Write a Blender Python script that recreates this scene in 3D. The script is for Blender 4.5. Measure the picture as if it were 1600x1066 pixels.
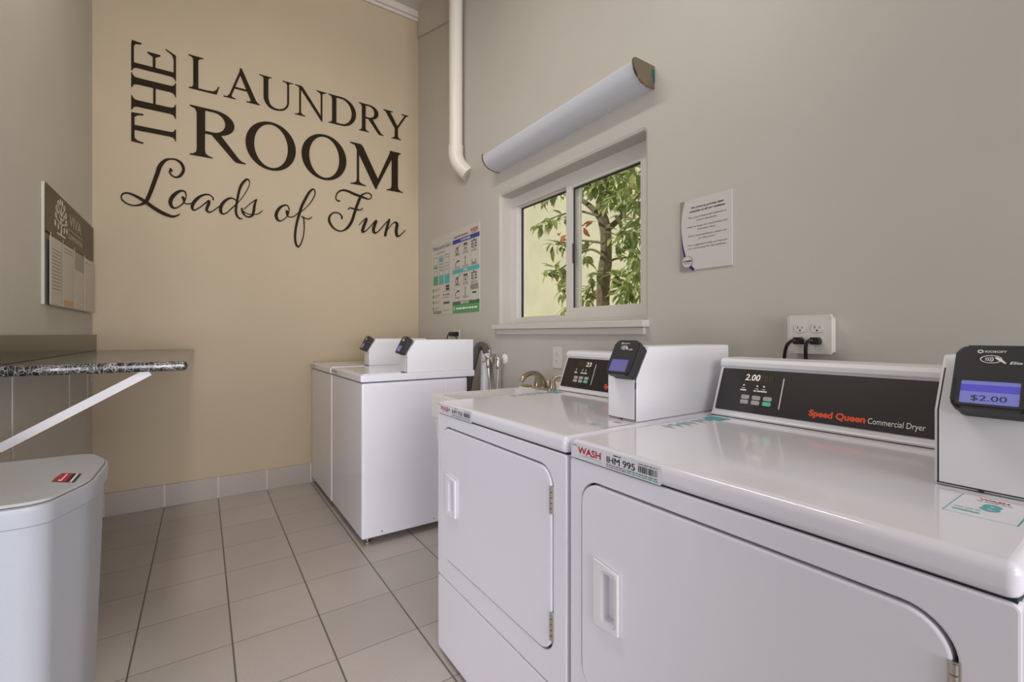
import bpy, bmesh, math, random
from mathutils import Vector, Matrix
for o in list(bpy.data.objects): bpy.data.objects.remove(o)
SC = bpy.context.scene; COL = SC.collection
random.seed(7)
PI = math.pi
# ------------------------------------------------------------------ camera
cd = bpy.data.cameras.new('camera'); cam = bpy.data.objects.new('camera', cd); COL.objects.link(cam)
cam.location = (0, 0, 1.16); cam.rotation_euler = (PI/2, 0, -math.atan(484/712))
cd.sensor_width = 36; cd.lens = 712*36/1600; cd.shift_y = -10.85/1600; cd.clip_start = .02
SC.camera = cam
# ------------------------------------------------------------------ light
vs = SC.view_settings; SC.display_settings.display_device = 'sRGB'
vs.view_transform = 'Standard'; vs.look = 'None'; vs.gamma = 1; vs.use_curve_mapping = False; vs.exposure = .03
w = bpy.data.worlds.new('sky'); SC.world = w; w.use_nodes = True
bg = w.node_tree.nodes['Background']; bg.inputs['Color'].default_value = (.80, .88, 1, 1); bg.inputs['Strength'].default_value = .35
def lamp(name, typ, loc, rot, energy, color=(1, 1, 1), **kw):
    l = bpy.data.lights.new(name, typ); l.energy = energy; l.color = color
    for k, v in kw.items(): setattr(l, k, v)
    o = bpy.data.objects.new(name, l); COL.objects.link(o); o.location = loc; o.rotation_euler = rot
    return o
lamp('sun', 'SUN', (3, 8, 6), (math.radians(42), 0, math.radians(245)), 3.9, (1, .95, .80), angle=.02)
# added fill light standing for daylight through an unseen doorway in the left wall
lamp('doorway_fill', 'AREA', (-3.0, -1.3, 1.0), (math.radians(90), 0, math.radians(-46)), 112, (.88, .90, 1), shape='RECTANGLE', size=2.6, size_y=1.9)
# fill lights added behind the camera in place of daylight, one low, one high
lamp('front_low_fill', 'AREA', (.1, -10, .9), (math.radians(90), 0, 0), 680, (.98, .96, 1), shape='RECTANGLE', size=7, size_y=2.2)
lamp('front_high_fill', 'AREA', (.3, -3.2, 2.6), (math.radians(80), 0, 0), 51, (1, .97, .95), shape='RECTANGLE', size=3.2, size_y=1.6)
# overhead fill light added to brighten the far floor, without a fixture
lamp('overhead_fill', 'AREA', (.05, 1.7, 3.6), (0, 0, 0), 23, (1, .96, .9), shape='RECTANGLE', size=.3, size_y=1.2)
# ------------------------------------------------------------------ materials
def nodes(name):
    m = bpy.data.materials.new(name); m.use_nodes = True
    nt = m.node_tree; return m, nt, nt.nodes['Principled BSDF']
def mat(name, col, rough=.5, metal=0, spec=.5, noise=0, nscale=30, bump=0, coat=0, emit=None, estr=0):
    m, nt, b = nodes(name)
    b.inputs['Base Color'].default_value = (*col, 1); b.inputs['Roughness'].default_value = rough
    b.inputs['Metallic'].default_value = metal; b.inputs['Specular IOR Level'].default_value = spec
    b.inputs['Coat Weight'].default_value = coat; b.inputs['Coat Roughness'].default_value = .06
    if emit: b.inputs['Emission Color'].default_value = (*emit, 1); b.inputs['Emission Strength'].default_value = estr
    if noise or bump:
        tc = nt.nodes.new('ShaderNodeTexCoord'); n = nt.nodes.new('ShaderNodeTexNoise')
        n.inputs['Scale'].default_value = nscale; n.inputs['Detail'].default_value = 5
        nt.links.new(tc.outputs['Object'], n.inputs['Vector'])
        if noise:
            r = nt.nodes.new('ShaderNodeValToRGB')
            r.color_ramp.elements[0].position = .3; r.color_ramp.elements[1].position = .7
            r.color_ramp.elements[0].color = (*[c*(1-noise) for c in col], 1); r.color_ramp.elements[1].color = (*[min(1, c*(1+noise)) for c in col], 1)
            nt.links.new(n.outputs['Fac'], r.inputs['Fac']); nt.links.new(r.outputs['Color'], b.inputs['Base Color'])
        if bump:
            bp = nt.nodes.new('ShaderNodeBump'); bp.inputs['Strength'].default_value = bump; bp.inputs['Distance'].default_value = .002
            nt.links.new(n.outputs['Fac'], bp.inputs['Height']); nt.links.new(bp.outputs['Normal'], b.inputs['Normal'])
    return m
def tile_mat(name, c, axes, origin, size, gws, gcol, rough):
    """square tiles on two object axes, grout lines, speckle and a slight shift of tone from tile to tile"""
    m, nt, b = nodes(name); N = nt.nodes.new; L = nt.links.new
    tc = N('ShaderNodeTexCoord'); sp = N('ShaderNodeSeparateXYZ'); L(tc.outputs['Object'], sp.inputs[0])
    def math_(op, a, bb=None):
        n = N('ShaderNodeMath'); n.operation = op
        for i, v in enumerate((a, bb)):
            if v is None: continue
            if isinstance(v, (int, float)): n.inputs[i].default_value = v
            else: L(v, n.inputs[i])
        return n.outputs[0]
    ds = []; ids = []
    for ax, o0, s in zip(axes, origin, size):
        q = math_('DIVIDE', math_('SUBTRACT', sp.outputs[ax], o0), s)
        fl = math_('FLOOR', q); fr = math_('SUBTRACT', q, fl)
        d = math_('MULTIPLY', math_('MINIMUM', fr, math_('SUBTRACT', 1.0, fr)), s)
        ds.append(d); ids.append(fl)
    g = math_('LESS_THAN', ds[0], gws[0]/2)
    if len(ds) > 1: g = math_('MAXIMUM', g, math_('LESS_THAN', ds[1], gws[1]/2))
    cmb = N('ShaderNodeCombineXYZ')
    for i, f in enumerate(ids): L(f, cmb.inputs[i])
    wn = N('ShaderNodeTexWhiteNoise'); L(cmb.outputs[0], wn.inputs['Vector'])
    ns = N('ShaderNodeTexNoise'); ns.inputs['Scale'].default_value = 260; ns.inputs['Detail'].default_value = 2; L(tc.outputs['Object'], ns.inputs['Vector'])
    nb = N('ShaderNodeTexNoise'); nb.inputs['Scale'].default_value = 2.5; nb.inputs['Detail'].default_value = 4; L(tc.outputs['Object'], nb.inputs['Vector'])
    f = math_('ADD', math_('MULTIPLY', math_('SUBTRACT', wn.outputs['Value'], .5), .10), math_('ADD', math_('MULTIPLY', math_('SUBTRACT', ns.outputs['Fac'], .5), .45), math_('MULTIPLY', math_('SUBTRACT', nb.outputs['Fac'], .5), .25)))
    k = math_('ADD', 1.0, f)
    vm = N('ShaderNodeVectorMath'); vm.operation = 'SCALE'; vm.inputs[0].default_value = c; L(k, vm.inputs['Scale'])
    mx = N('ShaderNodeMix'); mx.data_type = 'RGBA'; L(g, mx.inputs['Factor']); L(vm.outputs[0], mx.inputs['A']); mx.inputs['B'].default_value = (*gcol, 1)
    L(mx.outputs['Result'], b.inputs['Base Color'])
    b.inputs['Roughness'].default_value = rough
    h = math_('SUBTRACT', math_('MULTIPLY', ns.outputs['Fac'], .15), g)
    bp = N('ShaderNodeBump'); bp.inputs['Strength'].default_value = .35; bp.inputs['Distance'].default_value = .0015
    L(h, bp.inputs['Height']); L(bp.outputs['Normal'], b.inputs['Normal'])
    return m
def glass_mat(name, tint, refl):
    m = bpy.data.materials.new(name); m.use_nodes = True; nt = m.node_tree; nt.nodes.clear(); N = nt.nodes.new; L = nt.links.new
    out = N('ShaderNodeOutputMaterial'); mx = N('ShaderNodeMixShader'); tr = N('ShaderNodeBsdfTransparent'); gl = N('ShaderNodeBsdfGlossy')
    tr.inputs['Color'].default_value = (*tint, 1); gl.inputs['Roughness'].default_value = .02
    lw = N('ShaderNodeLayerWeight'); pw = N('ShaderNodeMath'); pw.operation = 'POWER'; pw.inputs[1].default_value = 5; L(lw.outputs['Facing'], pw.inputs[0])
    mm = N('ShaderNodeMath'); mm.operation = 'MULTIPLY_ADD'; mm.inputs[1].default_value = .9*refl; mm.inputs[2].default_value = .035*refl; L(pw.outputs[0], mm.inputs[0]); L(mm.outputs[0], mx.inputs[0])
    L(tr.outputs[0], mx.inputs[1]); L(gl.outputs[0], mx.inputs[2]); L(mx.outputs[0], out.inputs[0])
    return m
def laminate_mat(name, vein=.55, base=(.016, .014, .016)):
    """near black laminate with a web of thin pale veins"""
    m, nt, b = nodes(name); N = nt.nodes.new; L = nt.links.new
    tc = N('ShaderNodeTexCoord'); last = None
    for i, (sc, rot, pos) in enumerate([((30, 55, 12), (.3, .6, .2), .026), ((55, 24, 20), (1.1, -.5, .9), .022), ((70, 80, 45), (.2, 1.2, -.6), .022)]):
        mp = N('ShaderNodeMapping'); mp.inputs['Scale'].default_value = sc; mp.inputs['Rotation'].default_value = rot; L(tc.outputs['Object'], mp.inputs['Vector'])
        nz = N('ShaderNodeTexNoise'); nz.inputs['Scale'].default_value = .35; L(mp.outputs[0], nz.inputs['Vector'])
        ad = N('ShaderNodeVectorMath'); ad.operation = 'ADD'; L(mp.outputs[0], ad.inputs[0]); L(nz.outputs['Color'], ad.inputs[1])
        v = N('ShaderNodeTexVoronoi'); v.feature = 'DISTANCE_TO_EDGE'; v.inputs['Scale'].default_value = 1; L(ad.outputs[0], v.inputs['Vector'])
        r = N('ShaderNodeValToRGB'); r.color_ramp.elements[0].color = (vein, vein*.95, vein*.9, 1); r.color_ramp.elements[1].color = (0, 0, 0, 1); r.color_ramp.elements[1].position = pos
        L(v.outputs['Distance'], r.inputs['Fac'])
        if last is None: last = r.outputs['Color']
        else:
            mx = N('ShaderNodeMix'); mx.data_type = 'RGBA'; mx.blend_type = 'LIGHTEN'; mx.inputs['Factor'].default_value = 1
            L(last, mx.inputs['A']); L(r.outputs['Color'], mx.inputs['B']); last = mx.outputs['Result']
    ad = N('ShaderNodeMix'); ad.data_type = 'RGBA'; ad.blend_type = 'ADD'; ad.inputs['Factor'].default_value = 1; ad.inputs['B'].default_value = (*base, 1)
    L(last, ad.inputs['A']); L(ad.outputs['Result'], b.inputs['Base Color']); b.inputs['Roughness'].default_value = .16
    return m
def leaf_mat(name, a, bcol):
    m, nt, b = nodes(name); N = nt.nodes.new; L = nt.links.new
    g = N('ShaderNodeNewGeometry'); r = N('ShaderNodeValToRGB'); r.color_ramp.elements[0].color = (*a, 1); r.color_ramp.elements[1].color = (*bcol, 1)
    L(g.outputs['Random Per Island'], r.inputs['Fac']); L(r.outputs['Color'], b.inputs['Base Color']); b.inputs['Roughness'].default_value = .32
    t = N('ShaderNodeBsdfTranslucent'); L(r.outputs['Color'], t.inputs['Color'])
    mx = N('ShaderNodeMixShader'); mx.inputs[0].default_value = .42; o = nt.nodes['Material Output']
    L(b.outputs[0], mx.inputs[1]); L(t.outputs[0], mx.inputs[2]); L(mx.outputs[0], o.inputs[0])
    return m
M_BACK = mat('beige_wall_paint', (.50, .408, .278), .6, noise=.02, nscale=3, bump=.05)
M_WALL = mat('grey_wall_paint', (.53, .495, .44), .45, noise=.02, nscale=3, bump=.08)
M_CEIL = mat('ceiling_paint', (.62, .57, .5), .7, bump=.05)
M_FLOOR = tile_mat('floor_tile', (.53, .47, .43), (0, 1), (.094, 2.001), (.304, .307), (.006, .003), (.15, .13, .11), .40)
M_BASEX = tile_mat('baseboard_tile', (.42, .37, .33), (0,), (.094,), (.304,), (.008,), (.62, .55, .46), .4)
M_BASEY = tile_mat('baseboard_tile_side', (.42, .37, .33), (1,), (2.001,), (.307,), (.008,), (.62, .55, .46), .4)
M_TRIM = mat('white_trim_paint', (.62, .59, .54), .35)
M_VINYL = mat('white_vinyl', (.66, .63, .58), .3)
M_WHITE = mat('white_enamel', (.84, .815, .885), .16, coat=.5)
M_WHITEB = mat('white_powder_coat', (.82, .805, .83), .3)
M_GASKET = mat('dark_gap', (.02, .02, .025), .6)
M_BLACK = mat('black_plastic', (.014, .013, .013), .3, spec=.28)
M_BLACKM = mat('black_matte_plastic', (.04, .038, .04), .5, spec=.3)
M_PANEL = mat('black_control_panel', (.022, .018, .022), .22, coat=.3)
M_STEEL = mat('stainless_steel', (.62, .58, .5), .28, 1)
M_NICKEL = mat('brushed_nickel', (.45, .38, .28), .25, 1)
M_CHROME = mat('chrome', (.72, .68, .62), .12, 1)
M_CAP = mat('dull_chrome', (.36, .31, .24), .22, 1)
M_LETTER = mat('dark_brown_lettering', (.024, .015, .006), .7, spec=.15)
M_INK = mat('black_ink', (.02, .02, .022), .5)
M_GREYINK = mat('grey_ink', (.22, .2, .19), .5)
M_RED = mat('red_ink', (.48, .015, .025), .45)
M_ORANGE = mat('orange_red_ink', (.95, .10, .04), .45)
M_TAPE = mat('dark_teal_tape', (.02, .11, .10), .5)
M_TEAL = mat('teal_ink', (.08, .42, .44), .45)
M_GREEN = mat('green_ink', (.09, .33, .12), .45)
M_DGREEN = mat('dark_green_ink', (.04, .15, .05), .45)
M_BLUE = mat('blue_ink', (.03, .045, .30), .45)
M_NAVY = mat('navy_ink', (.018, .015, .19), .4)
M_WINK = mat('white_ink', (.85, .85, .83), .4)
M_PAPER = mat('white_paper', (.58, .545, .48), .5)
M_SIGN = mat('white_sign_board', (.60, .56, .53), .35)
M_SIGNGREY = mat('grey_green_ink', (.27, .26, .2), .4)
M_LABEL = mat('label_film', (.74, .73, .78), .25)
M_TUBE = mat('frosted_acrylic_diffuser', (.62, .63, .67), .25)
M_PVC = mat('white_pvc', (.74, .69, .61), .35)
M_GREYP = mat('grey_plastic_bin', (.43, .44, .475), .38, noise=.02, nscale=300)
M_GREYL = mat('grey_plastic_lid', (.44, .43, .435), .4, noise=.02, nscale=300)
M_SINK = mat('off_white_sink_plastic', (.80, .775, .74), .3)
M_HOSE = mat('grey_rubber_hose', (.11, .107, .10), .5)
M_LAM = laminate_mat('black_veined_laminate')
M_LAMB = laminate_mat('brown_black_laminate', .035, (.045, .034, .02))
M_GLASS = glass_mat('window_glass', (.97, .98, .95), .8)
M_ACRYL = glass_mat('clear_acrylic', (.97, .965, .95), .25)
M_HEADER = mat('olive_brown_print', (.075, .052, .02), .4, spec=.3)
M_CREAM = mat('cream_ink', (.68, .61, .48), .4)
M_SCREEN = mat('screen_off', (.13, .12, .30), .15, emit=(.16, .15, .42), estr=.25)
M_LCD = mat('screen_lit', (.10, .10, .3), .15, emit=(.20, .21, .52), estr=.55)
M_LCDB = mat('screen_band', (.05, .05, .25), .15, emit=(.09, .08, .48), estr=.6)
M_LCDT = mat('screen_text', (.02, .02, .08), .3)
M_DIGIT = mat('lit_digits', (.9, .85, .8), .3, emit=(1, .9, .85), estr=.45)
M_GHOST = mat('unlit_digits', (.06, .045, .035), .4)
M_DISP = mat('display_window', (.04, .028, .012), .2)
M_BTN = mat('grey_button', (.78, .76, .72), .4)
M_BTNT = mat('pale_grey_ink', (.42, .40, .38), .5)
M_BTNG = mat('green_button', (.12, .62, .36), .4)
M_IVORY = mat('outlet_plastic', (.66, .63, .57), .3)
M_STUCCO = mat('garden_stucco', (.66, .625, .475), .8, noise=.07, nscale=1.6, bump=.2)
M_GROUND = mat('garden_soil', (.2, .16, .1), .9, noise=.2)
M_LEAF = leaf_mat('green_leaf', (.17, .24, .06), (.50, .55, .24))
M_LEAFR = leaf_mat('russet_leaf', (.35, .10, .04), (.5, .2, .08))
M_BARK = mat('grey_brown_bark', (.17, .135, .085), .85, noise=.3, nscale=20, bump=.5)
M_SPONGE = mat('olive_soap', (.3, .26, .1), .7)
# ------------------------------------------------------------------ mesh builder
def frame(o, x, y):
    x = Vector(x).normalized(); y = Vector(y).normalized(); z = x.cross(y).normalized()
    m = Matrix.Identity(4)
    for i, c in enumerate((x, y, z)): m.col[i].xyz = c
    m.translation = Vector(o); return m
def RW(y, z, x=1.597): return frame((x, y, z), (0, -1, 0), (0, 0, 1))       # facing -X (right wall, machine fronts)
def LW(y, z, x=-.57): return frame((x, y, z), (0, 1, 0), (0, 0, 1))         # facing +X (left wall)
def BW(x, z, y=3.84): return frame((x, y, z), (1, 0, 0), (0, 0, 1))         # facing -Y (back wall)
def TOP(x, y, z): return frame((x, y, z), (0, -1, 0), (1, 0, 0))            # lying flat, read from -X
def rrect(x0, y0, x1, y1, r, n=6):
    out = []
    r = min(r, abs(x1-x0)/2, abs(y1-y0)/2)
    if r <= 0: return [(x0, y0), (x1, y0), (x1, y1), (x0, y1)]
    for cx, cy, a in ((x1-r, y1-r, 0), (x0+r, y1-r, 90), (x0+r, y0+r, 180), (x1-r, y0+r, 270)):
        for k in range(n+1):
            t = math.radians(a+90*k/n); out.append((cx+r*math.cos(t), cy+r*math.sin(t)))
    return out
def ell(cx, cy, rx, ry, n=40, rot=0):
    c, s = math.cos(rot), math.sin(rot)
    return [(cx+rx*math.cos(2*PI*k/n)*c-ry*math.sin(2*PI*k/n)*s, cy+rx*math.cos(2*PI*k/n)*s+ry*math.sin(2*PI*k/n)*c) for k in range(n)]
def smooth_path(p, sub=6):
    """Catmull-Rom through tuples of any size"""
    out = []; n = len(p)
    for i in range(n-1):
        a, b, c, d = p[max(i-1, 0)], p[i], p[i+1], p[min(i+2, n-1)]
        for k in range(sub):
            t = k/sub
            out.append(tuple(.5*((2*b[j])+(-a[j]+c[j])*t+(2*a[j]-5*b[j]+4*c[j]-d[j])*t*t+(-a[j]+3*b[j]-3*c[j]+d[j])*t**3) for j in range(len(b))))
    out.append(tuple(p[-1])); return out
class MB:
    def __init__(s): s.bm = bmesh.new(); s.mats = []
    def mi(s, m):
        if m not in s.mats: s.mats.append(m)
        return s.mats.index(m)
    def box(s, lo, hi, m, bev=0, M=None, seg=2):
        r = bmesh.ops.create_cube(s.bm, size=1); vv = r['verts']
        for v in vv: v.co = Vector([(lo[i]+hi[i])/2+v.co[i]*(hi[i]-lo[i]) for i in range(3)])
        fs = {f for v in vv for f in v.link_faces}
        if bev > 0:
            b = bmesh.ops.bevel(s.bm, geom=list({e for v in vv for e in v.link_edges}), offset=bev, segments=seg, profile=.5, affect='EDGES')
            fs = {f for f in fs if f.is_valid} | set(b['faces'])
        k = s.mi(m)
        for f in fs: f.material_index = k
        if M:
            for v in {v for f in fs for v in f.verts}: v.co = M @ v.co
        return s
    def poly(s, pts, t, m, M=None, bev=0, z0=0):
        """outline in local xy, extruded from z0 to z0+t"""
        if sum(pts[i][0]*pts[(i+1) % len(pts)][1]-pts[(i+1) % len(pts)][0]*pts[i][1] for i in range(len(pts))) < 0: pts = pts[::-1]
        lo = [s.bm.verts.new((x, y, z0)) for x, y in pts]; hi = [s.bm.verts.new((x, y, z0+t)) for x, y in pts]
        n = len(pts); fs = [s.bm.faces.new(hi), s.bm.faces.new(lo[::-1])]
        for i in range(n): fs.append(s.bm.faces.new((lo[i], lo[(i+1) % n], hi[(i+1) % n], hi[i])))
        if bev > 0:
            b = bmesh.ops.bevel(s.bm, geom=list(fs[0].edges), offset=bev, segments=2, profile=.5, affect='EDGES')
            fs = [f for f in fs if f.is_valid]+b['faces']
        k = s.mi(m)
        for f in fs: f.material_index = k
        if M:
            for v in {v for f in fs for v in f.verts}: v.co = M @ v.co
        return s
    def ring(s, outer, inner, t, m, M=None, z0=0):
        n = len(outer); k = s.mi(m); V = lambda p, z: s.bm.verts.new((M @ Vector((*p, z))) if M else (*p, z))
        a = [V(p, z0) for p in outer]; b = [V(p, z0+t) for p in outer]; c = [V(p, z0+t) for p in inner]; d = [V(p, z0) for p in inner]
        for i in range(n):
            j = (i+1) % n
            for q in ((a[i], a[j], b[j], b[i]), (b[i], b[j], c[j], c[i]), (c[i], c[j], d[j], d[i]), (d[i], d[j], a[j], a[i])):
                s.bm.faces.new(q).material_index = k
        return s
    def loft(s, loops, m, cap=True):
        k = s.mi(m); R = [[s.bm.verts.new(p) for p in l] for l in loops]; n = len(loops[0])
        for a, b in zip(R, R[1:]):
            for i in range(n): s.bm.faces.new((a[i], a[(i+1) % n], b[(i+1) % n], b[i])).material_index = k
        if cap:
            s.bm.faces.new(R[0][::-1]).material_index = k; s.bm.faces.new(R[-1]).material_index = k
        return s
    def tube(s, path, r, m, n=12, cap=True):
        P = [Vector(p) for p in path]; loops = []; up = None
        for i, p in enumerate(P):
            t = (P[min(i+1, len(P)-1)]-P[max(i-1, 0)]).normalized()
            if up is None: up = Vector((0, 0, 1)) if abs(t.z) < .9 else Vector((1, 0, 0))
            a = (up-t*up.dot(t)).normalized(); b = t.cross(a); up = a
            rr = r[i] if isinstance(r, (list, tuple)) else r
            loops.append([p+(a*math.cos(2*PI*k/n)+b*math.sin(2*PI*k/n))*rr for k in range(n)])
        return s.loft(loops, m, cap)
    def lathe(s, prof, m, M=None, n=24):
        """profile of (radius, z) about local z"""
        return s.loft([[((M or Matrix()) @ Vector((r*math.cos(2*PI*k/n), r*math.sin(2*PI*k/n), z))) for k in range(n)] for r, z in prof], m)
    def stroke(s, p, t, m, M, sub=6, z0=0, rise=0):
        """ribbon of changing width along a curve; points are (x, y, width)"""
        P = smooth_path(p, sub) if sub > 1 else p; n = len(P); L = []; R = []
        for i, (x, y, wd) in enumerate(P):
            a, b = P[max(i-1, 0)], P[min(i+1, n-1)]; tx, ty = b[0]-a[0], b[1]-a[1]; l = math.hypot(tx, ty) or 1
            L.append((x-ty/l*wd/2, y+tx/l*wd/2)); R.append((x+ty/l*wd/2, y-tx/l*wd/2))
        k = s.mi(m); V = lambda q, z: s.bm.verts.new(M @ Vector((q[0], q[1], z)))
        A = [V(q, z0) for q in L]; B = [V(q, z0) for q in R]; Cc = [V(q, z0+t+rise*i/n) for i, q in enumerate(L)]; D = [V(q, z0+t+rise*i/n) for i, q in enumerate(R)]
        for i in range(n-1):
            for q in ((Cc[i], D[i], D[i+1], Cc[i+1]), (A[i], Cc[i], Cc[i+1], A[i+1]), (D[i], B[i], B[i+1], D[i+1])): s.bm.faces.new(q).material_index = k
        for i in (0, n-1): s.bm.faces.new((A[i], B[i], D[i], Cc[i])).material_index = k
        return s
    def dot(s, x, y, r, t, m, M, n=14, z0=0): return s.poly(ell(x, y, r, r, n), t, m, M, z0=z0)
    def fill(s, loops, t, m, M=None, bev=0, z0=0, shear=0):
        """flat shape with holes (even-odd), through a filled curve"""
        c = bpy.data.curves.new('tmp', 'CURVE'); c.dimensions = '2D'; c.fill_mode = 'BOTH'
        c.extrude = t/2-bev; c.bevel_depth = bev; c.bevel_resolution = 1; c.offset = -bev
        for l in loops:
            sp = c.splines.new('POLY'); sp.points.add(len(l)-1); sp.use_cyclic_u = True
            for q, (x, y) in zip(sp.points, l): q.co = (x, y, 0, 1)
        return s._curve(c, m, (M or Matrix()) @ Matrix.Translation((0, 0, z0+t/2)))
    def _curve(s, c, m, M):
        o = bpy.data.objects.new('tmp', c); COL.objects.link(o); bpy.context.view_layer.update()
        dg = bpy.context.evaluated_depsgraph_get(); me = bpy.data.meshes.new_from_object(o.evaluated_get(dg)); me.transform(M)
        k = s.mi(m); n0 = len(s.bm.faces); s.bm.from_mesh(me); s.bm.faces.ensure_lookup_table()
        for f in s.bm.faces[n0:]: f.material_index = k; f.smooth = False
        bpy.data.objects.remove(o); bpy.data.curves.remove(c); bpy.data.meshes.remove(me); return s
    def text(s, txt, x, y, h, m, M, width=None, align='LEFT', bold=0, shear=0, t=.0006, z0=0, aspect=1):
        """h = cap height; optional total width"""
        c = bpy.data.curves.new('tmp', 'FONT'); c.body = txt; c.size = 1; c.align_x = align; c.shear = shear; c.offset = bold; c.resolution_u = 3
        c.extrude = .0
        o = bpy.data.objects.new('tmp', c); COL.objects.link(o); bpy.context.view_layer.update()
        dg = bpy.context.evaluated_depsgraph_get(); me = bpy.data.meshes.new_from_object(o.evaluated_get(dg))
        bpy.data.objects.remove(o); bpy.data.curves.remove(c)
        xs = [v.co.x for v in me.vertices] or [0]; w0 = max(xs)-min(xs) or 1
        sy = h/.73; sx = sy*aspect
        if width: sx = width/w0
        T = M @ Matrix.Translation((x, y, z0+t)) @ Matrix.Diagonal((sx, sy, 1, 1)); me.transform(T)
        k = s.mi(m); n0 = len(s.bm.faces); s.bm.from_mesh(me); s.bm.faces.ensure_lookup_table()
        for f in s.bm.faces[n0:]: f.material_index = k
        bpy.data.meshes.remove(me); return s
    def lines(s, x0, x1, y, h, m, M, seed=0, t=.0005, z0=0):
        """a line of print too small to read: a run of word-long dashes"""
        r = random.Random(seed); x = x0
        while x < x1:
            e = min(x1, x+h*r.uniform(1.2, 5)); s.box((x, y, z0), (e, y+h, z0+t), m, M=M); x = e+h*.7
        return s
    def build(s, name, parent=None, root=None, smooth=35):
        me = bpy.data.meshes.new(name)
        if root is not None: bmesh.ops.translate(s.bm, verts=s.bm.verts, vec=-Vector(root.location))
        bmesh.ops.recalc_face_normals(s.bm, faces=s.bm.faces)
        s.bm.to_mesh(me); s.bm.free()
        for m in s.mats: me.materials.append(m)
        if smooth: me.shade_smooth(); me.set_sharp_from_angle(angle=math.radians(smooth))
        o = bpy.data.objects.new(name, me); COL.objects.link(o)
        if smooth: wn = o.modifiers.new('weighted_normals', 'WEIGHTED_NORMAL'); wn.keep_sharp = True; wn.weight = 80
        if parent is not None: o.parent = parent
        return o
def tag(o, label=None, cat=None, group=None, kind=None):
    for k, v in (('label', label), ('category', cat), ('group', group), ('kind', kind)):
        if v: o[k] = v
    return o
def thing(name, loc, label, cat, group=None):
    o = bpy.data.objects.new(name, None); o.empty_display_size = .05; o.location = loc; COL.objects.link(o)
    return tag(o, label, cat, group)
def struct(name, mb, smooth=35, label=None): return tag(mb.build(name, smooth=smooth), label, kind='structure')
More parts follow.
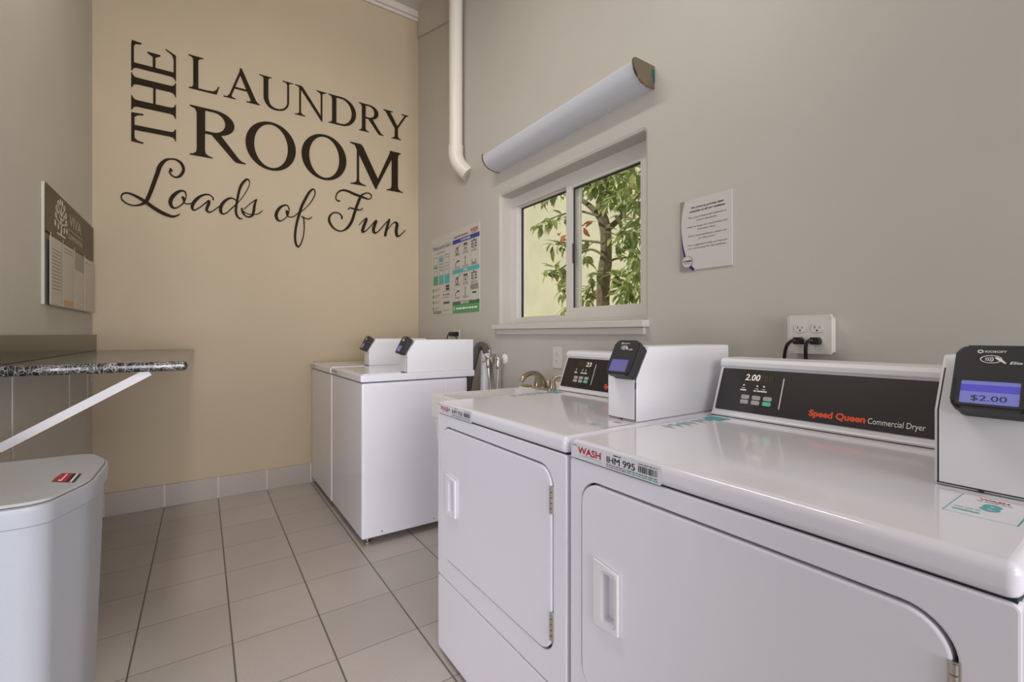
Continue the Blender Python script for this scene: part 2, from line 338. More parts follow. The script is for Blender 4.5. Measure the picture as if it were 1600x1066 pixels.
# ------------------------------------------------------------------ measured curves of the script lettering and the tree
SCRIPT = {'Loads': {'L': [[(-0.1752,2.2692,0.0114),(-0.1818,2.2523,0.0092),(-0.1682,2.2307,0.0089),(-0.1447,2.2245,0.0107),(-0.121,2.2424,0.0153),(-0.1058,2.2823,0.0168),(-0.115,2.3197,0.0171),(-0.1408,2.3412,0.0122),(-0.1741,2.3423,0.0087),(-0.207,2.3245,0.0166),(-0.2338,2.2804,0.0231),(-0.2471,2.2296,0.0228),(-0.2611,2.179,0.022),(-0.2773,2.1188,0.0213),(-0.2959,2.0584,0.0202),(-0.3071,2.0328,0.0196),(-0.3274,2.013,0.0132),(-0.3603,1.9983,0.0075),(-0.3964,2.0019,0.0076),(-0.4249,2.0228,0.0079),(-0.4302,2.0451,0.0063),(-0.4214,2.0652,0.0075),(-0.3982,2.0729,0.0095),(-0.3676,2.0651,0.0134),(-0.3311,2.0454,0.0181),(-0.3052,2.0284,0.0213),(-0.2641,1.9968,0.022),(-0.2262,1.9739,0.0224),(-0.1915,1.9597,0.0197),(-0.1643,1.9549,0.0137),(-0.1408,1.9647,0.0083),(-0.1257,1.9782,0.0035)],[(-0.176,2.2719,0.0152),(-0.1729,2.2638,0.0152)]],'o': [[(-0.091,2.1076,0.0061),(-0.097,2.1337,0.0088),(-0.119,2.1372,0.0125),(-0.1447,2.118,0.0187),(-0.1682,2.0847,0.0218),(-0.178,2.0491,0.0213),(-0.1682,2.0191,0.0161),(-0.1486,2.0148,0.0077),(-0.1249,2.0332,0.006),(-0.105,2.0585,0.0072),(-0.093,2.0925,0.0055),(-0.0902,2.1177,0.0056)],[(-0.1082,2.0924,0.0177),(-0.103,2.0761,0.0145),(-0.1018,2.059,0.0077),(-0.085,2.0534,0.006),(-0.0583,2.0611,0.0058),(-0.0477,2.0668,0.0047)]],'a': [[(0.0646,2.1065,0.0092),(0.0604,2.1227,0.0075),(0.0428,2.1366,0.0078),(0.0183,2.1353,0.0098),(-0.0128,2.1166,0.0149),(-0.0402,2.0829,0.0193),(-0.0565,2.0472,0.0186),(-0.0538,2.0207,0.0141),(-0.0402,2.0186,0.0071),(-0.0128,2.0416,0.0059),(0.0183,2.0758,0.0074),(0.0375,2.0936,0.0123),(0.04,2.0835,0.0172),(0.0305,2.0526,0.0177),(0.0253,2.0287,0.0162),(0.0375,2.015,0.0103),(0.0568,2.0229,0.0062),(0.0781,2.0431,0.0053),(0.1048,2.0707,0.0053)]],'d': [[(0.1996,2.1268,0.0071),(0.1793,2.1363,0.0088),(0.1573,2.1305,0.0127),(0.1282,2.1021,0.0175),(0.1102,2.0651,0.0196),(0.1084,2.0308,0.0191),(0.121,2.0156,0.0105),(0.1427,2.0252,0.0062),(0.1683,2.0549,0.006),(0.1977,2.0919,0.006)],[(0.2126,2.1094,0.0044),(0.2425,2.1557,0.0044),(0.269,2.2083,0.0051),(0.2849,2.2506,0.0052),(0.2842,2.2812,0.0077),(0.269,2.2893,0.0117),(0.2463,2.2632,0.0161),(0.2275,2.2227,0.0166),(0.2163,2.1729,0.0153),(0.2081,2.1195,0.0147),(0.2022,2.0753,0.0148),(0.2015,2.0362,0.0154),(0.2096,2.0114,0.0125),(0.2238,1.997,0.0089),(0.2406,1.9985,0.0044)]],'s': [[(0.2519,2.0691,0.0053),(0.288,2.1129,0.0054),(0.3303,2.1528,0.0066),(0.3245,2.1342,0.0128),(0.3179,2.1066,0.0159),(0.3129,2.0661,0.0174),(0.3052,2.0341,0.0151),(0.2842,2.017,0.0103),(0.2614,2.0211,0.0089),(0.2444,2.0426,0.0142),(0.2369,2.0698,0.0121)],[(0.25,2.0513,0.0054),(0.2727,2.039,0.0054),(0.3033,2.0391,0.0053),(0.3341,2.045,0.0051),(0.3536,2.059,0.0056),(0.3685,2.0755,0.0039)]]},'of': {'o': [[(0.5492,2.1125,0.0065),(0.5387,2.1395,0.008),(0.5154,2.1391,0.0116),(0.4884,2.1195,0.0174),(0.4664,2.0835,0.0207),(0.4601,2.05,0.0219),(0.4713,2.0218,0.0166),(0.4933,2.0178,0.0074),(0.5204,2.0396,0.0059),(0.5402,2.0672,0.0067),(0.5487,2.1015,0.0059),(0.5487,2.1235,0.0061)],[(0.5338,2.0948,0.0194),(0.5353,2.0775,0.0165),(0.5387,2.0604,0.0079),(0.5577,2.056,0.0066),(0.5829,2.0652,0.0061),(0.6158,2.0994,0.006)]],'f': [[(0.6389,2.1124,0.006),(0.6751,2.1544,0.006),(0.7117,2.2081,0.007),(0.7328,2.2598,0.0072),(0.7301,2.2905,0.0093),(0.7143,2.2961,0.0116),(0.6907,2.2666,0.0168),(0.6647,2.2144,0.0188),(0.6389,2.1543,0.0188),(0.6235,2.1017,0.0189),(0.6057,2.0324,0.0169),(0.594,1.9642,0.0161),(0.5904,1.9084,0.0163),(0.5955,1.8591,0.0159),(0.6107,1.833,0.0124),(0.6286,1.8545,0.008),(0.6466,1.9095,0.0071),(0.6543,1.972,0.0072),(0.6543,2.0224,0.0084),(0.6502,2.061,0.0088),(0.6399,2.0695,0.0104)],[(0.6415,2.0698,0.0116),(0.6595,2.0623,0.007),(0.6829,2.0589,0.0067),(0.7012,2.0683,0.0063),(0.7101,2.0797,0.0041)]]},'Fun': {'F': [[(0.9186,2.239,0.013),(0.9017,2.2378,0.0102),(0.8904,2.2599,0.0083),(0.9006,2.2963,0.0096),(0.9263,2.3221,0.012),(0.9574,2.3314,0.0153),(0.994,2.3271,0.0182),(1.0363,2.3144,0.0196),(1.0792,2.3054,0.0196),(1.1226,2.2963,0.015),(1.1555,2.2924,0.0088),(1.1749,2.3078,0.0073),(1.1749,2.33,0.0084),(1.1528,2.3417,0.0081),(1.1226,2.3348,0.0094),(1.0954,2.3136,0.015),(1.0765,2.2748,0.0215),(1.0577,2.2226,0.0206),(1.0363,2.1539,0.0206),(1.0151,2.0857,0.0213),(0.9835,2.0327,0.0189),(0.947,2.0011,0.0103),(0.9109,1.9954,0.0099),(0.8701,2.0151,0.0133),(0.8424,2.0564,0.0181),(0.8399,2.093,0.0147),(0.8575,2.1247,0.0106),(0.8879,2.1398,0.0096),(0.9212,2.1341,0.009),(0.9377,2.1124,0.0121),(0.9366,2.0989,0.0114)],[(0.9877,2.1818,0.0079),(1.0019,2.1948,0.0095),(1.0257,2.1931,0.0123),(1.0496,2.1913,0.0135),(1.0738,2.1896,0.01),(1.0927,2.1941,0.0072),(1.1019,2.2076,0.0071)]],'u': [[(1.0748,2.0639,0.0051),(1.1008,2.0976,0.0061),(1.1308,2.1283,0.0083),(1.1352,2.119,0.0205),(1.1226,2.0841,0.0232),(1.109,2.0438,0.0233),(1.1035,2.0128,0.0209),(1.1281,2.0214,0.0083),(1.1666,2.0624,0.0073),(1.2055,2.1122,0.0083),(1.2184,2.1173,0.017),(1.2055,2.0843,0.0238),(1.1944,2.0438,0.0245),(1.2,2.0195,0.0214),(1.2224,2.0206,0.0095),(1.262,2.0638,0.0074),(1.3021,2.1143,0.0075),(1.3298,2.1425,0.0086)]],'n': [[(1.331,2.1438,0.0169),(1.3194,2.1053,0.0202),(1.3049,2.0524,0.0203),(1.2952,2.006,0.0203)],[(1.3049,2.0383,0.0065),(1.331,2.0785,0.0065),(1.366,2.1202,0.0075),(1.3895,2.1292,0.0169),(1.4002,2.1106,0.0252),(1.3925,2.0637,0.0249),(1.3954,2.0239,0.0244),(1.4073,2.0093,0.0138),(1.4341,2.0287,0.0077),(1.4731,2.0712,0.0056)]]}}
CLUSTERS = [(4.35,3.812,3.025,0.354,90,0),(4.205,4.046,3.022,0.321,70,0),(4.495,4.565,3.374,0.283,50,0),(4.06,3.511,2.56,0.262,60,0),(3.987,3.715,2.654,0.209,45,0),(4.495,4.756,3.312,0.2,25,0),(4.205,3.541,2.291,0.164,35,0),(4.64,4.176,3.051,0.341,60,0),(4.205,3.636,2.066,0.196,40,0),(4.06,3.722,2.291,0.105,14,0),(4.133,3.621,1.774,0.194,42,0),(4.06,3.752,1.842,0.091,14,0),(4.205,3.541,1.659,0.119,22,0),(4.205,4.449,2.239,0.11,14,0),(4.06,4.379,2.131,0.083,9,0),(4.277,4.501,1.678,0.129,30,0),(4.205,4.329,1.762,0.083,14,0),(4.06,4.101,1.91,0.064,8,0),(4.06,3.683,1.603,0.06,6,0),(4.35,3.521,2.832,0.301,60,0),(4.35,3.521,1.929,0.226,40,0),(4.35,4.075,3.505,0.368,70,0),(4.35,3.568,3.374,0.341,60,0),(4.35,4.641,3.606,0.309,45,0),(4.06,5.593,3.102,0.078,6,0),(4.06,5.215,3.088,0.083,8,0),(4.06,5.038,3.082,0.072,8,0),(4.06,4.842,3.095,0.106,14,0),(3.915,5.043,2.683,0.081,10,0),(3.987,4.892,2.716,0.079,10,0),(4.06,4.734,2.745,0.07,8,0),(3.987,4.809,2.367,0.079,9,0),(4.06,4.707,2.324,0.061,6,0),(3.915,4.858,2.009,0.07,9,0),(3.988,4.755,2.046,0.095,14,0),(4.06,4.707,1.942,0.087,12,0),(3.987,4.649,1.76,0.077,10,0),(3.915,4.527,1.479,0.05,6,0),(3.915,3.618,2.999,0.204,40,0),(3.842,3.323,2.622,0.179,40,0),(3.987,3.942,2.877,0.17,30,0),(3.915,3.431,3.015,0.184,40,0),(3.915,3.368,2.296,0.126,24,0),(3.915,3.431,1.706,0.142,26,0),(3.843,3.279,1.962,0.109,20,0),(4.06,4.18,3.072,0.161,25,0),(3.987,4.636,2.501,0.06,5,1),(4.133,4.409,2.587,0.059,5,1)]
TRUNK = [(4.205,4.09,0.209),(4.205,4.134,1.584),(4.205,4.079,2.144),(4.205,4.09,2.469),(4.205,4.145,2.683),(4.205,4.123,2.961),(4.205,4.046,3.343),(4.205,3.939,3.703)]
BRANCHES = [[(4.205,4.145,2.601),(4.205,4.329,2.806),(4.205,4.574,2.991),(4.205,4.794,3.135),(4.205,5.188,3.283)],[(4.205,4.09,2.469),(4.205,3.886,2.548),(4.205,3.685,2.696),(4.205,3.449,2.861)],[(4.205,4.09,2.025),(4.205,3.939,2.085),(4.205,3.685,2.073),(4.205,3.541,2.068)],[(4.133,4.009,1.668),(4.133,3.85,1.687),(4.133,3.749,1.71),(4.133,3.621,1.736)],[(4.06,3.97,2.115),(4.06,4.18,2.225),(4.06,4.416,2.211),(4.06,4.734,2.067),(4.06,5.009,2.046)],[(4.234,4.174,1.587),(4.234,4.265,1.618),(4.234,4.419,1.687)],[(4.031,3.963,2.578),(4.031,4.384,2.75),(4.031,4.7,2.777),(4.031,5.192,2.765)],[(4.031,3.953,2.265),(4.031,4.384,2.369),(4.031,4.862,2.398)]]
# ------------------------------------------------------------------ room shell
YB, XL, XR, YF, ZC = 3.84, -.57, 1.597, -1.2, 4.03
struct('floor', MB().box((XL-.12, YF-.12, -.1), (XR+.16, YB+.12, 0), M_FLOOR), label='grey square floor tiles with dark grout lines')
struct('ceiling', MB().box((XL-.12, YF-.12, ZC), (XR+.16, YB+.12, ZC+.12), M_CEIL))
struct('wall_back', MB().box((XL-.12, YB, 0), (XR+.16, YB+.12, ZC), M_BACK), label='warm beige back wall')
struct('wall_left', MB().box((XL-.12, 1.45, 0), (XL, YB, ZC), M_WALL).box((XL-.12, YF, 2.15), (XL, 1.45, ZC), M_WALL).box((XL-.12, YF, 0), (XL, .1, 2.15), M_WALL))       # unseen doorway between, sized to steer the light
WY0, WY1, WZ0, WZ1 = 1.32, 2.484, 1.225, 2.05
wr = MB().fill([[(-YB-.1, -.1), (.0-YF, -.1), (-YF, ZC+.1), (-YB-.1, ZC+.1)], rrect(-WY1, WZ0, -WY0, WZ1, .012, 4)], .16, M_WALL, RW(0, 0, XR+.16), .018)
struct('wall_right', wr)
struct('baseboard_back', MB().box((XL, YB-.012, 0), (.72, YB, .15), M_BASEX, .003))
struct('baseboard_left', MB().box((XL, 1.45, 0), (XL+.012, YB-.012, .15), M_BASEY, .003))
struct('trim_1', MB().box((XL, YB-.03, 3.97), (XR, YB, ZC), M_CEIL, .004).box((XL, YB-.016, 3.94), (XR, YB, 3.97), M_CEIL, .003))
struct('trim_2', MB().poly([(-3.825, ZC), (-3.825, 3.80), (-3.32, 3.635), (-3.0, 3.54), (-3.0, ZC)], .012, M_WALL, RW(0, 0), .004))
for n, (yy, z0) in enumerate([(2.385, .705), (3.24, .705), (3.69, .712), (3.80, .86)]):
    struct('trim_%d' % (n+3), MB().box((XL, yy-.009, z0), (XL+.004, yy+.009, 1.01), M_TRIM, .002), label='pale vertical caulk strip on the left wall under the counter')
# window
win = bpy.data.objects.new('window_1', None); COL.objects.link(win); win.location = (1.69, 1.9, WZ0); tag(win, 'white sliding window over the sink looking out to a tree', None, None, 'structure')
m = MB(); F = RW(0, 0, 1.745)
m.ring(rrect(-WY1, WZ0, -WY0, WZ1, .002, 2), rrect(-2.43, 1.262, -1.38, 1.985, .002, 2), .06, M_VINYL, F)
m.build('window_frame', win, win)
m = MB(); m.ring(rrect(-2.432, 1.258, -1.90, 1.99, .002, 2), rrect(-2.418, 1.268, -1.938, 1.977, .002, 2), .026, M_VINYL, RW(0, 0, 1.728))
m.ring(rrect(-2.419, 1.267, -1.937, 1.978, .002, 2), rrect(-2.409, 1.270, -1.940, 1.972, .002, 2), .012, M_GASKET, RW(0, 0, 1.73))
sa = m.build('fixed_sash', win, win)
MB().box((1.722, 1.936, 1.266), (1.726, 2.42, 1.98), M_GLASS).build('pane', sa, win)
m = MB(); m.ring(rrect(-1.938, 1.245, -1.375, 1.995, .003, 2), rrect(-1.893, 1.304, -1.415, 1.966, .003, 2), .028, M_VINYL, RW(0, 0, 1.712))
m.ring(rrect(-1.894, 1.303, -1.414, 1.967, .002, 2), rrect(-1.889, 1.305, -1.416, 1.960, .002, 2), .01, M_GASKET, RW(0, 0, 1.708))
m.box((1.722, 1.872, 1.26), (1.742, 1.90, 1.985), M_WINK, .002)
sb = m.build('sliding_sash', win, win)
MB().box((1.696, 1.41, 1.30), (1.70, 1.895, 1.968), M_GLASS).build('pane', sb, win)
MB().box((1.685, 1.876, 1.55), (1.697, 1.886, 1.66), M_BLACKM, .003).build('latch', sb, win)
m = MB().box((1.555, 1.295, 1.19), (1.70, 2.53, 1.222), M_TRIM, .006)
m.box((1.578, 1.31, 1.158), (1.597, 2.505, 1.19), M_TRIM, .004); m.build('window_sill', win, win)
# ------------------------------------------------------------------ outside
struct('garden_wall', MB().box((6.6, -2, -.2), (6.75, 20, 8), M_STUCCO))
struct('sun_blocker', MB().box((-2.7, -.4, 2.35), (XL-.12, 3.6, 2.45), M_CEIL))  # unseen slab added outside the doorway to keep the sun out
struct('garden_ground', MB().box((1.76, -2, -.25), (6.6, 20, -.02), M_GROUND))
tr = thing('garden_tree', (4.205, 4.09, -.02), 'broad leaved tree with forked grey trunk growing outside the window', 'tree')
b = MB().tube(smooth_path([(4.205, 4.09, -.05)]+TRUNK[1:], 4), [.084]*8+[.072]*8+[.058]*12+[.03], M_BARK, 10)
b.build('trunk', tr, tr)
for p in BRANCHES:
    q = smooth_path(p, 4); r0 = .046 if p in BRANCHES[:2] else .017
    MB().tube(q, [r0+(.008-r0)*i/(len(q)-1) for i in range(len(q))], M_BARK, 7).build('branch', tr, tr)
def leaf(mb, c, d, up, ln, wd, m):
    k = mb.mi(m); d = d.normalized(); s = d.cross(up).normalized(); n = s.cross(d).normalized()
    rows = [(0, .06, 0), (.25, .75, .05), (.5, 1, .06), (.78, .6, .02), (1, .03, -.08)]
    prev = None
    for t, wv, h in rows:
        ctr = c+d*(t*ln)+n*(h*ln); e = s*(wv*wd/2); g = n*(.14*wv*wd)
        cur = [mb.bm.verts.new(ctr-e+g), mb.bm.verts.new(ctr), mb.bm.verts.new(ctr+e+g)]
        if prev:
            for j in (0, 1): mb.bm.faces.new((prev[j], prev[j+1], cur[j+1], cur[j])).material_index = k
        prev = cur
rnd = random.Random(11); fm = MB(); rm = MB()
for x, y, z, r, n, red in CLUSTERS:
    for i in range(n if n < 40 else int(n*.62)):
        v = Vector((rnd.gauss(0, 1), rnd.gauss(0, 1), rnd.gauss(0, 1))).normalized()*(r*rnd.random()**.5)
        v.x *= 1.4
        d = Vector((rnd.uniform(-1, .6), rnd.uniform(-1, 1), rnd.uniform(-1.3, .5)))+v*2
        up = Vector((rnd.uniform(-.6, .6)-.3, rnd.uniform(-.6, .6), 1))
        leaf(rm if red else fm, Vector((x, y, z))+v*.8, d, up, rnd.uniform(.13, .22), rnd.uniform(.05, .082), M_LEAFR if red else M_LEAF)
fm.build('foliage', tr, tr, 60); rm.build('russet_leaf_spray', tr, tr, 60)
# ------------------------------------------------------------------ wall lettering
def stem(x, wd, b=(.09, .09), t=(.09, .09), y0=0, y1=1):
    P = []; l, r = x-wd/2, x+wd/2
    P += [(l-b[0], y0), (r+b[1], y0)]
    if b[1]: P += [(r+b[1], y0+.018), (r+b[1]*.5, y0+.034), (r+.012, y0+.075), (r, y0+.14)]
    if t[1]: P += [(r, y1-.14), (r+.012, y1-.075), (r+t[1]*.5, y1-.034), (r+t[1], y1-.018)]
    P += [(r+t[1], y1), (l-t[0], y1)]
    if t[0]: P += [(l-t[0], y1-.018), (l-t[0]*.5, y1-.034), (l-.012, y1-.075), (l, y1-.14)]
    if b[0]: P += [(l, y0+.14), (l-.012, y0+.075), (l-b[0]*.5, y0+.034), (l-b[0], y0+.018)]
    return P
def arc(cx, cy, rx, ry, a0, a1, n=18): return [(cx+rx*math.cos(math.radians(a0+(a1-a0)*k/n)), cy+ry*math.sin(math.radians(a0+(a1-a0)*k/n))) for k in range(n+1)]
def glyph(ch):
    """polygons, shapes with holes, strokes; cap height 1, width about 1"""
    if ch == 'L': return [stem(.23, .15, (.13, 0), (.14, .15)), [(.2, 0), (.85, 0), (.93, .25), (.895, .25), (.84, .13), (.74, .065), (.55, .05), (.3, .05), (.2, .06)]], [], []
    if ch == 'A': return [[(.125, .015), (.19, .015), (.50, .93), (.47, 1.02)], [(.44, 1.0), (.47, 1.03), (.50, 1.0), (.935, .015), (.775, .015), (.425, .86)], [(.25, .335), (.68, .335), (.66, .385), (.27, .385)],
        [(0, 0), (.33, 0), (.33, .018), (.24, .035), (.205, .09), (.14, .09), (.1, .035), (0, .018)], [(.62, 0), (1, 0), (1, .018), (.95, .04), (.91, .09), (.745, .09), (.72, .035), (.62, .018)]], [], []
    if ch == 'U': return [[(0, 1), (.36, 1), (.36, .982), (.29, .965), (.265, .9), (.125, .9), (.1, .965), (0, .982)], [(.68, 1), (1, 1), (1, .982), (.9, .965), (.88, .9), (.82, .9), (.79, .965), (.68, .982)]], [], [[(.195, .96, .14), (.195, .4, .14), (.215, .22, .135), (.32, .05, .09), (.52, -.005, .05), (.72, .06, .05), (.835, .22, .055), (.85, .42, .055), (.85, .96, .055)]]
    if ch == 'N': return [stem(.16, .055, (.14, .14), (0, 0)), stem(.85, .055, (0, 0), (.14, .14), .02), [(0, 1), (.2, 1), (.25, .965), (.878, .08), (.878, -.03), (.85, -.03), (.17, .90), (.1, .965), (0, .982)]], [], []
    if ch == 'D': return [], [[[(0, 0), (.47, 0)]+arc(.47, .5, .53, .5, -90, 90)+[(.47, 1), (0, 1), (0, .982), (.09, .96), (.13, .87), (.13, .13), (.09, .04), (0, .018)], [(.28, .06), (.28, .945), (.45, .945)]+arc(.45, .5, .39, .45, 90, -90)+[(.45, .05)]]], []
    if ch == 'R': return [stem(.19, .145, (.12, .13), (0, 0), 0, .9), [(.36, .50), (.53, .52), (.86, .1), (.93, .04), (1.0, .018), (1.0, 0), (.83, 0), (.78, .03)]], [[[(0, 1), (.43, 1)]+arc(.43, .745, .36, .255, 90, -90)+[(.43, .485), (.25, .485), (.12, .485), (.12, .88), (.085, .955), (0, .982)], [(.265, .955), (.265, .535), (.41, .535)]+arc(.41, .745, .21, .21, -90, 90)+[(.41, .955)]]], []
    if ch == 'Y': return [stem(.515, .13, (.13, .13), (0, 0), 0, .46), [(.06, .985), (.25, .985), (.58, .46), (.58, .38), (.45, .40)], [(.86, .985), (.935, .985), (.58, .42), (.535, .47)], [(0, 1), (.37, 1), (.37, .982), (.29, .965), (.06, .965), (0, .982)], [(.72, 1), (1, 1), (1, .982), (.94, .965), (.8, .965), (.72, .982)]], [], []
    if ch == 'O': return [], [[ell(.5, .5, .5, .525, 56), ell(.5, .5, .335, .475, 56, .0)]], []
    if ch == 'M': return [stem(.145, .04, (.12, .13), (0, 0)), stem(.855, .125, (.1, .1), (0, .06)), [(0, 1), (.195, 1), (.24, .95), (.535, .2), (.50, -.02), (.47, -.02), (.13, .83), (.09, .95), (0, .982)], [(.46, .05), (.485, -.02), (.54, .12), (.815, .86), (.80, 1.0), (.76, 1.0), (.75, .93)]], [], []
    if ch == 'T': return [stem(.5, .16, (.13, .13), (0, 0)), [(.02, 1), (.98, 1), (1, .74), (.96, .74), (.93, .86), (.85, .93), (.15, .93), (.07, .86), (.04, .74), (0, .74)]], [], []
    if ch == 'H': return [stem(.2, .17, (.11, .11), (.11, .11)), stem(.8, .17, (.11, .11), (.11, .11)), [(.25, .465), (.75, .465), (.75, .52), (.25, .52)]], [], []
    if ch == 'E': return [stem(.2, .15, (.12, 0), (.12, 0)), [(.2, 0), (.86, 0), (1, .24), (.965, .24), (.86, .1), (.72, .055), (.2, .055)], [(.2, 1), (.86, 1), (.98, .99), (.96, .78), (.925, .78), (.89, .91), (.8, .945), (.2, .945)], [(.2, .47), (.62, .47), (.70, .36), (.735, .36), (.735, .65), (.70, .65), (.62, .53), (.2, .53)]], [], []
def letter(ch, x0, x1, y0, hgt, M, parent):
    m = MB(); S = M @ Matrix.Translation((x0, y0, 0)) @ Matrix.Diagonal((x1-x0, hgt, 1, 1)); Pp, Ff, St = glyph(ch)
    for k, p in enumerate(Pp): m.poly(p, .006+.0004*k, M_LETTER, S)
    for loops in Ff: m.fill(loops, .0072, M_LETTER, S)
    for q in St: m.stroke(q, .0068, M_LETTER, S)
    m.build('letter', parent, parent, 0)
G = 'dark wall lettering'
t = thing('wall_lettering', (-.15, 3.84, 2.40), 'dark brown word THE set sideways at the left of the lettering', 'wall lettering', G)
FT = frame((-.147, 3.84, 0), (0, 0, 1), (-1, 0, 0))
for ch, a, c in (('T', 2.41, 2.605), ('H', 2.618, 2.862), ('E', 2.874, 3.075)): letter(ch, a, c, 0, .234, FT, t)
t = thing('wall_lettering', (-.08, 3.84, 2.851), 'dark brown serif word LAUNDRY in the top row of the lettering', 'wall lettering', G)
for ch, a, c in (('L', -.082, .114), ('A', .125, .352), ('U', .348, .576), ('N', .590, .816), ('D', .834, 1.05), ('R', 1.0745, 1.2805), ('Y', 1.279, 1.5015)): letter(ch, a, c, 2.853, .229, BW(0, 0), t)
t = thing('wall_lettering', (-.07, 3.84, 2.394), 'largest dark brown serif word ROOM in the middle row of the lettering', 'wall lettering', G)
for ch, a, c in (('R', -.071, .262), ('O', .2605, .5955), ('O', .636, .9727), ('M', 1.002, 1.4435)): letter(ch, a, c, 2.396, .342, BW(0, 0), t)
for wd, lab in (('Loads', 'dark brown script word Loads with a looping capital L'), ('of', 'dark brown script word of with a long looped descender'), ('Fun', 'dark brown script word Fun at lower right of the lettering')):
    p0 = list(SCRIPT[wd].values())[0][0][0]; t = thing('wall_lettering', (p0[0], 3.84, p0[1]), lab, 'wall lettering', G)
    for ch, strokes in SCRIPT[wd].items():
        m = MB()
        for s_ in strokes:
            k = strokes.index(s_); m.stroke(s_, .006+.0003*k, M_LETTER, BW(0, 0), 7, 0, .003)
            for e, th in ((s_[0], .0058), (s_[-1], .0094)): m.dot(e[0], e[1], e[2]/2, th+.0003*k, M_LETTER, BW(0, 0))
        m.build('letter', t, t, 0)
# ------------------------------------------------------------------ payment boxes and card readers
def reader_frame(xs, zs, yc): return frame((xs, yc, zs), (0, -1, 0), (.468, 0, .884))
def payment_box(root, y0, y1, xf, xb, z0, z1, panel_m, lit):
    ze = z0+.58*(z1-z0); xs = xf+.052
    prof = [(xf, z0), (xb, z0), (xb, z1), (xs, z1), (xf, ze)]
    M = frame((0, y1, 0), (1, 0, 0), (0, 0, 1))
    m = MB().poly(prof, y1-y0, M_WHITEB, M)
    bmesh.ops.bevel(m.bm, geom=list(m.bm.edges), offset=.004, segments=2, profile=.5, affect='EDGES')
    m.box((xb-.055, y0-.0015, z1-.03), (xb-.02, y0+.001, z1-.026), M_TRIM, .0005)
    bx = m.build('payment_box', root, root)
    pr = [(xf-.003, z0+.006), (xf, z0+.006), (xf, ze), (xs-.002, z1-.006), (xs-.0055, z1-.0045), (xf-.003, ze+.0008)]
    p = MB(); p.poly(pr, y1-y0-.014, panel_m, frame((0, y1-.007, 0), (1, 0, 0), (0, 0, 1)))
    p.build('front_panel', bx, root)
    g = MB(); e = .0012
    for yy in (y0+.0045, y1-.0065):
        g.poly([(xf-e, z0+.004), (xf+.001, z0+.004), (xf+.001, ze), (xs, z1-.003), (xs-.001, z1-.0025), (xf-e, ze+.0008)], .002, M_GASKET, frame((0, yy+.002, 0), (1, 0, 0), (0, 0, 1)))
    g.box((xf-e, y0+.004, z0+.0035), (xf+.001, y1-.004, z0+.0055), M_GASKET)
    g.build('panel_gap', bx, root)
    for (a, c) in ((ze-.030, ze-.012), (ze-.006, ze+.002)): MB().box((xf-.0015, y0+.0035, a), (xf+.006, y0+.0075, c), M_GASKET, .0005).build('key_slot', bx, root)
    s = MB().box((xf-.0035, (y0+y1)/2-.003, z0+.0015), (xf+.001, (y0+y1)/2+.003, z0+.006), M_GASKET, .0005); s.build('lock', bx, root); s = MB()
    d = Vector((.052, 0, z1-ze)); q = Vector((xf, y0+.004, ze))+d*.6; r = q+d*.28
    s.tube([q+Vector((-.001, 0, 0)), r+Vector((-.001, 0, 0))], .0014, M_GASKET, 6)
    s.build('key_slot', bx, root)
def card_reader(root, yc, xc, zc, lit, wdt=.088, ht=.107):
    R = reader_frame(xc, zc, yc)
    m = MB(); a, h = wdt/2, ht/2
    m.poly(rrect(-a+.003, -h+.002, a-.003, h-.002, .012), .020, M_BLACKM, R, z0=-.006)
    m.poly(rrect(-a, -h, a, h, .014), .016, M_BLACK, R, .004, z0=.014)
    rd = m.build('card_reader', root, root)
    Fz = .0302
    s = MB(); s.ring(rrect(-a*.86, -h*.90, a*.76, -h*.06, .003), rrect(-a*.76, -h*.83, a*.66, -h*.13, .002), .0025, M_BLACKM, R, z0=Fz-.001)
    if lit:
        s.box((-a*.76, -h*.83, Fz-.0008), (a*.66, -h*.13, Fz), M_LCD, M=R).box((-a*.76, -h*.46, Fz-.0005), (a*.66, -h*.25, Fz+.0003), M_LCDB, M=R)
        s.text('$2.00', -a*.50, -h*.73, h*.17, M_LCDT, R, z0=Fz+.0001, width=a*.86, t=.0003)
    else: s.box((-a*.76, -h*.83, Fz-.0008), (a*.66, -h*.13, Fz), M_SCREEN, M=R)
    s.build('screen', rd, root)
    s = MB()
    s.fill([ell(-a*.38, h*.80, a*.075, h*.055, 24), ell(-a*.38, h*.80, a*.045, h*.03, 24)], .0005, M_WINK, R, z0=Fz)
    s.text('KIOSOFT', -a*.27, h*.765, h*.07, M_WINK, R, z0=Fz, width=a*.52, bold=.015)
    s.fill([ell(-a*.10, h*.56, a*.27, h*.125, 30), ell(-a*.10, h*.56, a*.245, h*.108, 30)], .0005, M_WINK, R, z0=Fz)
    for k in range(4): s.stroke([(x_, y_, a*.022) for x_, y_ in arc(-a*.28+k*a*.042, h*.56, a*.07+k*a*.012, h*.05+k*h*.012, -55, 55, 6)], .0005, M_WINK, R, 1, z0=Fz)
    s.stroke([(a*.0, h*.62, a*.05), (a*.10, h*.56, a*.08), (a*.26, h*.44, a*.04)], .0006, M_WINK, R, 3, z0=Fz)
    s.text('Elite', a*.34, h*.42, h*.085, M_WINK, R, z0=Fz, width=a*.30, bold=.015, shear=.3)
    s.build('lettering', rd, root)
    g = MB().poly(rrect(a-.010, -h*.75, a-.006, h*.80, .001), .0012, M_BLACKM, R, z0=Fz-.001); g.build('swipe_slot', rd, root)
